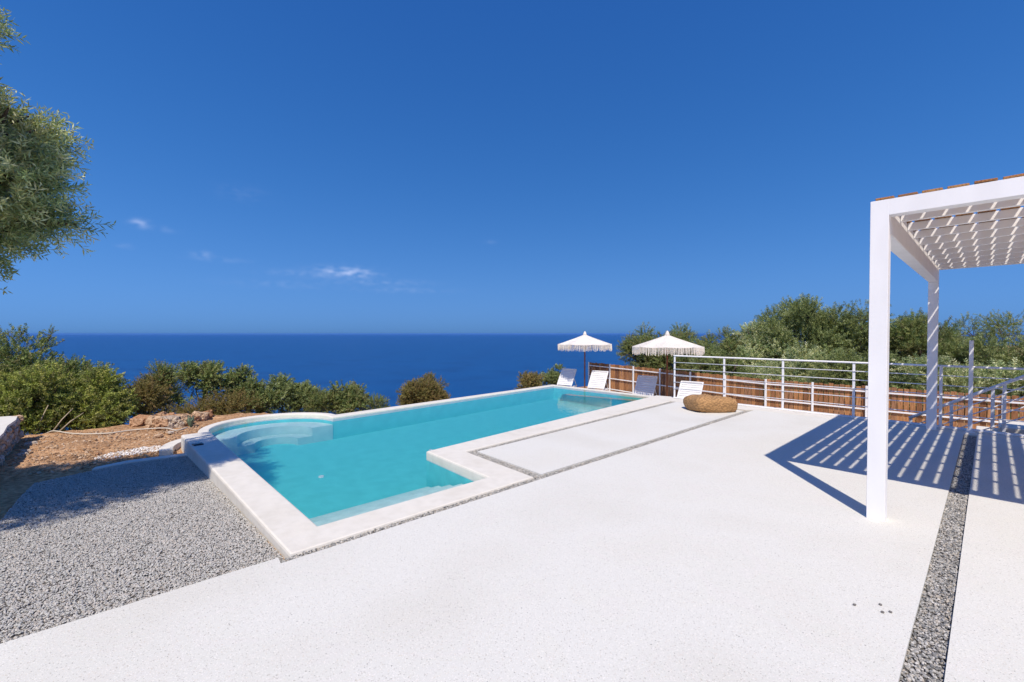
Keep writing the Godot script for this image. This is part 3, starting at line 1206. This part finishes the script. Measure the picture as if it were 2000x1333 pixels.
# trunk that forks into limbs towards each clump
func add_limbs(parent: Node, called: String, base: Vector3, fork: Vector3, clumps: Array, r0: float) -> void:
	var st := tool(true)
	var mid := base.lerp(fork, 0.5) + Vector3(rng.randf_range(-0.12, 0.12), 0, rng.randf_range(-0.12, 0.12)) * base.distance_to(fork)
	add_tube(st, [base - Vector3(0, 0.15, 0), base.lerp(mid, 0.25), mid, fork], [r0 * 1.5, r0 * 1.1, r0 * 0.9, r0 * 0.8], 9)
	for c in clumps:
		var to: Vector3 = c[0]
		var rad: Vector3 = c[1]
		var bow := fork.lerp(to, 0.5) + Vector3(rng.randf_range(-0.1, 0.1), 0.1, rng.randf_range(-0.1, 0.1)) * fork.distance_to(to)
		add_tube(st, [fork, bow, to], [r0 * 0.5, r0 * 0.24, r0 * 0.08], 6)
		for k in 4:
			var d := Vector3(rng.randfn(), absf(rng.randfn()), rng.randfn()).normalized()
			var end := to + d * rad * 0.85
			add_tube(st, [bow.lerp(to, rng.randf_range(0.3, 1.0)), to.lerp(end, 0.5) + Vector3(0, 0.03, 0), end], [r0 * 0.16, r0 * 0.1, r0 * 0.04], 5, false)
	part(parent, called, done(st), M.bark)

const OLIVE := [Vector3(0.233, 0.283, 0.111), Vector3(0.308, 0.365, 0.161), Vector3(0.177, 0.233, 0.090), Vector3(0.410, 0.456, 0.224), Vector3(0.261, 0.303, 0.108), Vector3(0.140, 0.182, 0.075)]
const SILVER := [Vector3(0.402, 0.470, 0.243), Vector3(0.553, 0.597, 0.352), Vector3(0.303, 0.382, 0.189), Vector3(0.755, 0.762, 0.499), Vector3(0.453, 0.470, 0.231), Vector3(0.215, 0.293, 0.163)]
const FRESH := [Vector3(0.252, 0.301, 0.065), Vector3(0.328, 0.371, 0.091), Vector3(0.186, 0.233, 0.065), Vector3(0.403, 0.405, 0.119), Vector3(0.218, 0.224, 0.086)]
const DULL := [Vector3(0.200, 0.261, 0.092), Vector3(0.262, 0.318, 0.116), Vector3(0.158, 0.215, 0.084), Vector3(0.325, 0.352, 0.139), Vector3(0.230, 0.227, 0.104)]
const BROWN := [Vector3(0.267, 0.224, 0.078), Vector3(0.224, 0.207, 0.078), Vector3(0.328, 0.259, 0.103), Vector3(0.199, 0.182, 0.069), Vector3(0.293, 0.207, 0.095)]

func olive_by_the_camera() -> void:
	var t := thing("olive_tree", "silvery olive tree leaning in from beside the gravel", "tree")
	var e := func(x: float, y: float, z: float, r: float, f := 0.85) -> Array: return [Vector3(x, y, z), Vector3(r, r * f, r)]
	# boughs seen in the picture, then the rest of the crown that shades the gravel
	var clumps := [
		e.call(-0.57, 3.20, -5.66, 0.37, 0.85), e.call(-0.47, 3.14, -5.64, 0.25, 0.85), e.call(-0.49, 2.81, -5.51, 0.30, 0.85), e.call(-0.67, 2.58, -5.59, 0.35, 0.85), e.call(-0.36, 2.52, -5.49, 0.17, 0.50), e.call(-0.21, 2.50, -5.56, 0.14, 0.50), e.call(-0.68, 2.35, -5.68, 0.27, 0.70), e.call(-0.85, 2.89, -5.80, 0.42, 0.85), e.call(-0.86, 3.34, -5.85, 0.38, 0.85), e.call(-0.89, 2.25, -5.72, 0.24, 0.60), e.call(-0.83, 4.21, -6.16, 0.23, 0.85), e.call(-0.81, 2.03, -5.80, 0.18, 0.60),
		e.call(-1.5, 3.25, -5.6, 0.6), e.call(-2.1, 3.4, -5.0, 0.7), e.call(-2.4, 3.4, -6.0, 0.75), e.call(-1.7, 3.3, -6.0, 0.6), e.call(-2.9, 3.3, -5.5, 0.8), e.call(-3.0, 3.1, -6.4, 0.7), e.call(-3.4, 3.4, -4.6, 0.7), e.call(-1.35, 3.5, -5.1, 0.45), e.call(-3.5, 3.6, -6.0, 0.7), e.call(-1.1, 3.9, -4.9, 0.4),
	]
	add_limbs(t, "trunk", Vector3(-2.4, -0.25, -6.5), Vector3(-2.15, 1.7, -6.2), clumps, 0.17)
	crown(t, "crown", clumps, 17000, twig_mesh(0.22, 17, 0.062, 0.0115, 0.9, 301), Vector2(0.75, 1.25), SILVER, -0.36, 1.3)

func shrub(called: String, label: String, at: Vector3, clumps: Array, twigs: int, mesh: Mesh, tones: Array, group: String, gap := -0.2, limb := 0.03, freq := 1.7) -> void:
	var t := thing(called, label, "shrub" if called != "olive_tree" else "tree", Vector3.ZERO, 0.0, group)
	var base := Vector3(at.x, ground_y(at.x, at.z), at.z)
	add_limbs(t, "trunk", base, base.lerp(clumps[0][0], 0.45), clumps, limb)
	crown(t, "crown", clumps, twigs, mesh, Vector2(0.7, 1.3), tones, gap, freq)

func lump(c: Vector3, r: Vector3, n: int, spread: float, size: float, sd: int) -> Array:
	var q := RandomNumberGenerator.new()
	q.seed = sd
	var out := [[c, r * 0.72]]
	for k in n:
		var d := Vector3(q.randfn(), q.randfn() * 0.8 + 0.25, q.randfn()).normalized()
		var s := q.randf_range(0.6, 1.15) * size
		out.append([c + d * r * spread, r * s])
	return out

func shrubs() -> void:
	var oval := twig_mesh(0.20, 22, 0.036, 0.020, 1.0, 311)
	var small := twig_mesh(0.22, 26, 0.028, 0.013, 0.9, 312)
	var needle := twig_mesh(0.18, 26, 0.045, 0.014, 0.8, 313)
	var g := "shrubs along the edge of the slope"
	shrub("shrub", "tall dark green shrub behind the bright one at the far left", Vector3(-1.5, 0, -15.0), lump(Vector3(-1.6, 0.45, -15.0), Vector3(1.25, 0.98, 1.2), 9, 0.75, 0.45, 1), 3400, oval, DULL, g, -0.2, 0.05)
	shrub("shrub", "large bright green shrub beside the low stone wall", Vector3(-0.55, 0, -13.1), lump(Vector3(-0.50, 0.08, -13.0), Vector3(0.95, 0.78, 0.9), 9, 0.75, 0.45, 2), 3400, oval, FRESH, g, -0.2, 0.04)
	shrub("shrub", "bright green rounded shrub sloping down towards the bare earth", Vector3(0.0, 0, -12.9), lump(Vector3(0.05, -0.05, -12.95), Vector3(0.75, 0.62, 0.75), 8, 0.75, 0.45, 3), 2300, oval, FRESH, g, -0.2, 0.03)
	shrub("shrub", "low leafy shrub right behind the end of the stone wall", Vector3(-1.05, 0, -12.3), lump(Vector3(-1.0, -0.10, -12.4), Vector3(0.55, 0.42, 0.5), 7, 0.75, 0.45, 4), 1300, oval, FRESH, g, -0.2, 0.02)
	shrub("shrub", "olive green shrub beyond the rounded bright one, topped by a thin sprig", Vector3(-0.55, 0, -14.6), lump(Vector3(-0.62, 0.20, -14.5), Vector3(0.8, 0.62, 0.8), 8, 0.78, 0.42, 5), 2000, oval, DULL, g, -0.15, 0.03)
	shrub("shrub", "dry brownish shrub behind the pile of rocks", Vector3(0.75, 0, -13.5), lump(Vector3(0.75, -0.02, -13.5), Vector3(0.55, 0.48, 0.5), 7, 0.8, 0.42, 6), 1300, small, BROWN, g, -0.15, 0.02)
	shrub("shrub", "narrow upright shrub with a pointed top behind the rocks", Vector3(1.25, 0, -13.9), lump(Vector3(1.25, 0.10, -13.9), Vector3(0.34, 0.62, 0.34), 6, 0.75, 0.42, 7), 900, small, DULL, g, -0.15, 0.025)
	shrub("shrub", "wispy small tree with bare stems, taller of the pair behind the pool corner", Vector3(1.95, 0, -13.5), lump(Vector3(1.92, 0.36, -13.5), Vector3(0.38, 0.36, 0.36), 8, 0.95, 0.36, 8), 800, oval, DULL, g, -0.05, 0.035)
	shrub("shrub", "wispy small tree leaning right, lower of the pair behind the pool corner", Vector3(2.45, 0, -13.4), lump(Vector3(2.82, 0.20, -13.3), Vector3(0.40, 0.27, 0.36), 8, 0.95, 0.36, 9), 700, oval, DULL, g, -0.05, 0.035)
	shrub("shrub", "dry scrub under the wispy pair of small trees", Vector3(2.2, 0, -13.0), lump(Vector3(2.2, -0.32, -13.0), Vector3(0.85, 0.36, 0.5), 9, 0.8, 0.42, 10), 1500, small, BROWN, g, -0.2, 0.02)
	shrub("shrub", "low green shrub between the wispy trees and the middle of the rounded pool corner", Vector3(3.15, 0, -13.1), lump(Vector3(3.2, -0.26, -13.1), Vector3(0.45, 0.36, 0.45), 7, 0.8, 0.42, 11), 950, oval, DULL, g, -0.15, 0.02)
	shrub("shrub", "bushy green shrub with a raised crown behind the top of the rounded pool corner", Vector3(3.75, 0, -13.0), lump(Vector3(3.75, -0.20, -12.95), Vector3(0.55, 0.45, 0.5), 7, 0.8, 0.42, 12), 1300, oval, OLIVE, g, -0.15, 0.02)
	shrub("shrub", "low shrub where the rounded pool corner begins to turn back", Vector3(4.5, 0, -12.7), lump(Vector3(4.45, -0.36, -12.7), Vector3(0.48, 0.38, 0.45), 7, 0.8, 0.42, 13), 1000, small, DULL, g, -0.15, 0.02)
	shrub("shrub", "dense dark round shrub next to where rounded corner meets the long back edge", Vector3(5.25, 0, -12.3), lump(Vector3(5.2, -0.33, -12.3), Vector3(0.56, 0.46, 0.5), 7, 0.8, 0.42, 14), 1300, oval, DULL, g, -0.15, 0.02)
	shrub("shrub", "last low sparse shrub of the row before the open sea", Vector3(6.0, 0, -12.1), lump(Vector3(5.95, -0.68, -12.1), Vector3(0.5, 0.34, 0.4), 6, 0.85, 0.40, 15), 700, small, DULL, g, 0.0, 0.02)
	shrub("shrub", "lone brown-green dome of juniper against the sea behind the pool's back edge", Vector3(8.1, 0, -12.9), lump(Vector3(8.1, -0.62, -12.9), Vector3(0.86, 0.60, 0.8), 16, 0.75, 0.40, 16), 3600, needle, BROWN, g, -0.3, 0.03)
	shrub("shrub", "yellowish shrub peeping over the far pool corner beside the first lounger", Vector3(13.3, 0, -13.2), lump(Vector3(13.3, -0.62, -13.2), Vector3(0.6, 0.42, 0.5), 7, 0.8, 0.42, 17), 1000, oval, BROWN, g, -0.1, 0.02)
	shrub("shrub", "thin olive green shrub behind the first parasol pole", Vector3(14.8, 0, -13.4), lump(Vector3(14.9, -0.48, -13.3), Vector3(0.45, 0.5, 0.45), 7, 0.8, 0.42, 18), 900, oval, OLIVE, g, -0.1, 0.02)
	# a dead sprig above the left shrubs
	var t := thing("sprig", "thin grey sprig sticking up above the shrubs against the sea", "branch")
	part(t, "stem", tube_mesh([Vector3(-0.95, 0.95, -14.8), Vector3(-0.80, 1.35, -14.8), Vector3(-0.70, 1.68, -14.75)], [0.014, 0.010, 0.005], 5), M.bark)
	crown(t, "leaves", [[Vector3(-0.78, 1.5, -14.78), Vector3(0.09, 0.2, 0.09)]], 40, oval, Vector2(0.4, 0.7), DULL, -1.0, 1.0)
	# dry canes leaning in the bright shrub
	var canes := [[Vector3(-0.83, -0.32, -12.1), Vector3(-0.66, 0.20, -12.15), "pale dry cane leaning in the bright shrub nearest the stone wall"], [Vector3(-0.62, -0.32, -11.95), Vector3(-0.33, 0.10, -12.1), "pale dry cane leaning in the bright shrub, middle one of three"], [Vector3(-0.54, -0.32, -11.9), Vector3(-0.18, 0.0, -12.1), "pale dry cane leaning lowest in the bright shrub towards the rocks"]]
	for c in canes:
		solo("dry_cane", tube_mesh([c[0], c[0].lerp(c[1], 0.5) + Vector3(0, 0.03, 0), c[1]], [0.011, 0.010, 0.006], 6), M.dry, c[2], "branch", Vector3.ZERO, "dry canes in the shrub")

func trees_beyond_the_fence() -> void:
	var leafy := twig_mesh(0.30, 28, 0.060, 0.017, 1.0, 321)
	var g := "olive trees beyond the fence"
	var list := [
		["tall olive tree with the highest crown, left of the front pergola post", Vector3(19.9, 0, -4.9), [Vector3(19.9, 1.2, -4.9), Vector3(1.55, 1.45, 1.4)], 13, 0.42, 3400, OLIVE],
		["olive tree whose crown rises right beside the left edge of the front pergola post", Vector3(20.2, 0, -3.2), [Vector3(20.3, 1.15, -3.3), Vector3(1.25, 1.35, 1.3)], 11, 0.45, 2600, OLIVE],
		["olive tree standing between the two pergola posts", Vector3(21.0, 0, -1.9), [Vector3(21.0, 0.80, -1.9), Vector3(1.3, 1.1, 1.2)], 11, 0.45, 2400, DULL],
		["olive tree with dense pale crown right behind the lone slim post", Vector3(20.6, 0, 0.0), [Vector3(20.6, 0.25, 0.0), Vector3(1.4, 0.95, 1.2)], 11, 0.45, 2600, OLIVE],
		["olive tree at the right edge behind the stair railing", Vector3(20.6, 0, 1.7), [Vector3(20.6, 0.32, 1.7), Vector3(1.4, 1.0, 1.2)], 11, 0.45, 2400, OLIVE],
		["small olive tree directly behind the left parasol's right side", Vector3(17.6, 0, -10.2), [Vector3(17.7, 0.70, -10.2), Vector3(0.95, 1.0, 0.95)], 9, 0.45, 1700, DULL],
		["small olive tree behind the second parasol's canopy", Vector3(17.6, 0, -8.9), [Vector3(17.8, 0.62, -8.95), Vector3(1.0, 1.05, 0.95)], 9, 0.45, 1700, DULL],
		["low olive tree between the second parasol and the tall olive", Vector3(18.4, 0, -7.3), [Vector3(18.5, 0.48, -7.4), Vector3(0.95, 0.9, 0.85)], 9, 0.45, 1700, DULL],
		["round olive tree touching the left side of the tall olive", Vector3(18.8, 0, -6.4), [Vector3(18.9, 0.75, -6.3), Vector3(0.95, 0.95, 1.0)], 9, 0.45, 1800, SILVER],
		["low spreading olive just over the fence below the tall olive", Vector3(17.0, 0, -4.6), [Vector3(17.0, 0.0, -4.6), Vector3(0.95, 0.85, 1.2)], 8, 0.48, 1700, SILVER],
		["low spreading olive just over the fence behind the end of the railing", Vector3(16.7, 0, -6.7), [Vector3(16.8, -0.05, -6.8), Vector3(0.8, 0.8, 1.1)], 8, 0.48, 1500, OLIVE],
		["low spreading olive just over the fence behind the front pergola post", Vector3(16.8, 0, -2.4), [Vector3(16.9, -0.05, -2.5), Vector3(0.85, 0.85, 1.2)], 8, 0.48, 1500, OLIVE],
		["low spreading olive just over the fence between back post and slim post", Vector3(16.6, 0, -0.3), [Vector3(16.7, -0.1, -0.4), Vector3(0.85, 0.85, 1.2)], 8, 0.48, 1500, SILVER],
		["low spreading olive just over the fence at the right edge", Vector3(16.6, 0, 1.6), [Vector3(16.7, -0.1, 1.6), Vector3(0.85, 0.85, 1.2)], 8, 0.48, 1400, OLIVE],
		["dark distant tree showing over the olives at the far right", Vector3(31.0, 0, 0.5), [Vector3(31.0, 0.55, 0.8), Vector3(3.0, 1.6, 2.6)], 12, 0.42, 2600, DULL],
		["distant olive showing over the crowns left of the slim post", Vector3(28.0, 0, -3.0), [Vector3(28.0, 0.3, -2.6), Vector3(2.2, 1.3, 2.2)], 10, 0.45, 1900, OLIVE],
	]
	var sd := 40
	for q in list:
		sd += 1
		shrub("olive_tree", q[0], q[1], lump(q[2][0], q[2][1], q[3] + 5, 0.9, q[4] - 0.08, sd), int(q[5] * 1.35), leafy, q[6], g, -0.2, 0.08, 0.95)

# ------------------------------------------------------------------ bare earth corner by the pool
func left_corner() -> void:
	# low rubble wall
	var w := thing("stone_wall", "low rubble stone wall with a smooth mortar top at the left edge", "wall")
	part(w, "core", box_mesh(Vector3(0.50, 0.52, 3.0), 0.03), M.plaster, Vector3(-1.27, -0.16, -9.95))
	for k in 46:
		var r := RandomNumberGenerator.new()
		r.seed = 900 + k
		var face := k < 38
		var s := Vector3(0.09, r.randf_range(0.055, 0.085), r.randf_range(0.08, 0.14))
		var p := Vector3(-1.035, -0.36 + 0.135 * (k % 4) + r.randf_range(-0.015, 0.015), -11.36 + 0.215 * (k / 4) + 0.1 * (k % 2) + r.randf_range(-0.02, 0.02))
		if not face:
			s = Vector3(0.12, 0.075, 0.08)
			p = Vector3(-1.42 + 0.2 * (k % 3), -0.34 + 0.14 * ((k - 38) / 2), -11.42)
		var o := part(w, "stone", stone_mesh(s, 2, 0.22, 900 + k), M.stone[[4, 3, 4, 1, 3, 4, 0][(k * 3 + k / 4) % 7]], p)
		o.rotation = Vector3(r.randf_range(-0.2, 0.2), r.randf_range(-0.2, 0.2), r.randf_range(-0.2, 0.2))
	var top := slab_mesh(PackedVector2Array([Vector2(-1.55, -11.47), Vector2(-1.22, -11.5), Vector2(-0.99, -11.44), Vector2(-0.965, -10.9), Vector2(-1.0, -10.3), Vector2(-0.97, -9.6), Vector2(-0.99, -8.45), Vector2(-1.55, -8.45)]), 0.095, 0.135)
	part(w, "mortar_cap", top, M.plaster)
	# pile of rocks
	var rocks := [[0.60, -11.6, 0.13], [0.74, -11.65, 0.15], [0.80, -11.15, 0.12], [0.93, -10.95, 0.16], [1.10, -10.95, 0.19], [1.26, -10.98, 0.17], [0.70, -12.0, 0.16], [1.0, -11.9, 0.15], [1.10, -11.5, 0.16], [1.46, -11.35, 0.13], [1.62, -11.5, 0.15], [1.76, -11.7, 0.13], [0.90, -11.5, 0.15], [1.3, -11.6, 0.14], [0.66, -11.85, 0.12]]
	var said := ["rough tan rock at the left end of the pile, front row", "rough orange rock second from the left end of the pile", "small rough rock low in front of the pile's left half", "rough tan rock in the front row, left of the grey one", "grey rough rock, largest in the middle of the front row", "rough pale tan rock at the front, right of the grey one", "rough orange rock standing high at the back left of the pile", "rough tan rock on the back row above the middle", "rough orange rock behind the grey one", "rough tan rock just right of the spiky agave", "rough pale rock second from the right end of the pile", "rough orange rock at the right end of the pile, near the coping", "rough pale rock in the second row left of the middle", "rough tan rock in the second row behind the agave", "rough orange rock at the left end of the pile, second row"]
	for k in rocks.size():
		var q: Array = rocks[k]
		var s: float = q[2]
		var y := ground_y(q[0], q[1]) + s * 0.45
		var o := solo("rock", stone_mesh(Vector3(s * 1.15, s * 0.85, s), 3, 0.3, 700 + k), M.stone[[0, 2, 1, 0, 3, 1, 2, 0, 2, 0, 1, 2, 1, 0, 2][k]], said[k], "rock", Vector3(q[0], y, q[1]), "rocks piled behind the pool corner")
		o.rotation = Vector3(rng.randf_range(-0.4, 0.4), rng.randf() * TAU, rng.randf_range(-0.4, 0.4))
	# clods and chips on the bare earth
	var lay := func(x: float, z: float) -> float: return ground_y(x, z) + 0.0
	scatter("earth_rubble", "small clods and chips strewn over the bare earth", PackedVector2Array([Vector2(-0.85, -8.2), Vector2(0.9, -8.1), Vector2(0.9, -9.2), Vector2(1.6, -10.3), Vector2(1.2, -11.2), Vector2(-0.9, -11.6)]), 1500, 0.007, 0.030, lay, [Vector3(0.42, 0.29, 0.19), Vector3(0.36, 0.24, 0.15), Vector3(0.52, 0.39, 0.28), Vector3(0.47, 0.34, 0.22), Vector3(0.30, 0.20, 0.13)], 0.01)
	scatter("lime_rubble", "white crumbs of lime plaster spilled on the earth by the pool wall", PackedVector2Array([Vector2(0.05, -8.55), Vector2(0.35, -8.6), Vector2(0.72, -8.62), Vector2(0.85, -8.95), Vector2(0.55, -9.12), Vector2(0.15, -8.95), Vector2(-0.05, -8.75)]), 800, 0.005, 0.022, lay, [Vector3(0.74, 0.71, 0.68), Vector3(0.66, 0.62, 0.58), Vector3(0.78, 0.76, 0.74), Vector3(0.58, 0.50, 0.42)], 0.012)
	# curved footing outside the rounded corner
	var poly := PackedVector2Array()
	for k in 13:
		var a := deg_to_rad(95.0 + 82.0 * k / 12.0)
		poly.append(Vector2(1.22 + 0.56 * cos(a), -8.16 - 0.86 * sin(a)))
	for k in 13:
		var a := deg_to_rad(177.0 - 82.0 * k / 12.0)
		poly.append(Vector2(1.22 + 0.40 * cos(a), -8.16 - 0.66 * sin(a)))
	solo("curved_footing", slab_mesh(poly, -0.45, -0.155), M.plaster, "curved pale concrete footing against the end of the pool wall", "footing")
	solo("mortar_edging", slab_mesh(PackedVector2Array([Vector2(0.95, -7.86), Vector2(0.31, -7.96), Vector2(-0.05, -7.86), Vector2(-0.02, -7.98), Vector2(0.30, -8.10), Vector2(0.95, -8.02)]), -0.4, -0.198), M.plaster, "low pale mortar edging between gravel and bare earth", "edging")
	# stones lying in the shade and single stones on the earth
	var loose := [[-0.79, -10.76, 0.07, 4, "pale stone in the shade beside the wall, farthest of three"], [-0.80, -10.05, 0.06, 4, "pale stone in the shade beside the wall, middle of three"], [-0.81, -9.75, 0.07, 4, "pale stone in the shade beside the wall, nearest of three"], [0.80, -10.0, 0.06, 1, "single tan stone lying on the bare earth before the rock pile"], [0.99, -10.2, 0.055, 4, "pale flat stone on the earth just left of the pool's rounded coping"], [0.0, -9.1, 0.03, 2, "small brown clod on the bare earth near the gravel edge"]]
	for q in loose:
		var o := solo("loose_stone", stone_mesh(Vector3(q[2] * 1.3, q[2] * 0.6, q[2]), 2, 0.25, 800 + int(q[2] * 1000)), M.stone[q[3]], q[4], "stone", Vector3(q[0], ground_y(q[0], q[1]) + q[2] * 0.25, q[1]), "loose stones on the bare earth")
		o.rotation.y = rng.randf() * TAU
	# hose
	var pts := []
	for p in [Vector2(-0.78, -12.2), Vector2(-0.54, -11.8), Vector2(-0.25, -11.2), Vector2(0.15, -10.85), Vector2(0.5, -10.9), Vector2(0.94, -10.7), Vector2(1.08, -10.25), Vector2(1.27, -10.45)]:
		pts.append(Vector3(p.x, 0, p.y))
	var cv := Curve3D.new()
	for k in pts.size():
		var tan: Vector3 = (pts[mini(k + 1, pts.size() - 1)] - pts[maxi(k - 1, 0)]) / 6.0
		cv.add_point(pts[k], -tan, tan)
	cv.bake_interval = 0.08
	var way := []
	var rad := []
	for p in cv.get_baked_points():
		way.append(Vector3(p.x, ground_y(p.x, p.z) + 0.035, p.z))
		rad.append(0.012)
	solo("hose", tube_mesh(way, rad, 7), M.hose, "thin pale hose lying across the bare earth", "hose")
	# small agave
	var st := tool()
	for k in 13:
		var a := k * 2.4
		var lean := 0.15 + 0.5 * (k / 13.0)
		var d := Vector3(cos(a), 0, sin(a))
		var tip := d * 0.2 * lean + Vector3(0, 0.27 - 0.008 * k, 0)
		var s := Vector3(-sin(a), 0, cos(a)) * 0.016
		var m := d * 0.06 + Vector3(0, 0.12, 0)
		tri(st, -s + d * 0.02, s + d * 0.02, m + s)
		tri(st, -s + d * 0.02, m + s, m - s)
		tri(st, m - s, m + s, tip)
	solo("agave_plant", done(st), M.agave, "small grey-green spiky agave beside the pile of rocks", "plant", Vector3(1.36, ground_y(1.36, -10.75) - 0.005, -10.75))

func small_things() -> void:
	# dark lid on the coping
	var t := thing("pool_lid", "small dark square lid on the pool coping in the tree shade", "lid", Vector3(1.03, 0.0, -7.52), 0.1)
	part(t, "frame", box_mesh(Vector3(0.115, 0.016, 0.115), 0.004), M.dark, Vector3(0, 0.009, 0))
	part(t, "panel", box_mesh(Vector3(0.07, 0.004, 0.07), 0.001), mat(lin(0.10, 0.12, 0.16), 0.25, 0.5), Vector3(0, 0.0195, 0))
	# dark pebbles strayed onto the deck
	var spots := [[3.15, -0.51, "dark stray pebble on the white deck, set apart from three others"], [3.26, -0.41, "dark stray pebble on the deck, farthest of the three close together"], [3.18, -0.39, "dark stray pebble on the deck, nearest of the three close together"], [3.215, -0.36, "dark stray pebble on the deck, the one next to the pebble strip"]]
	for k in spots.size():
		var q: Array = spots[k]
		solo("stray_pebble", stone_mesh(Vector3(0.011, 0.005, 0.009), 1, 0.25, 970 + k), mat(lin(0.17, 0.16, 0.15), 0.9, 0.3), q[2], "pebble", Vector3(q[0], 0.004, q[1]), "stray pebbles on the deck")
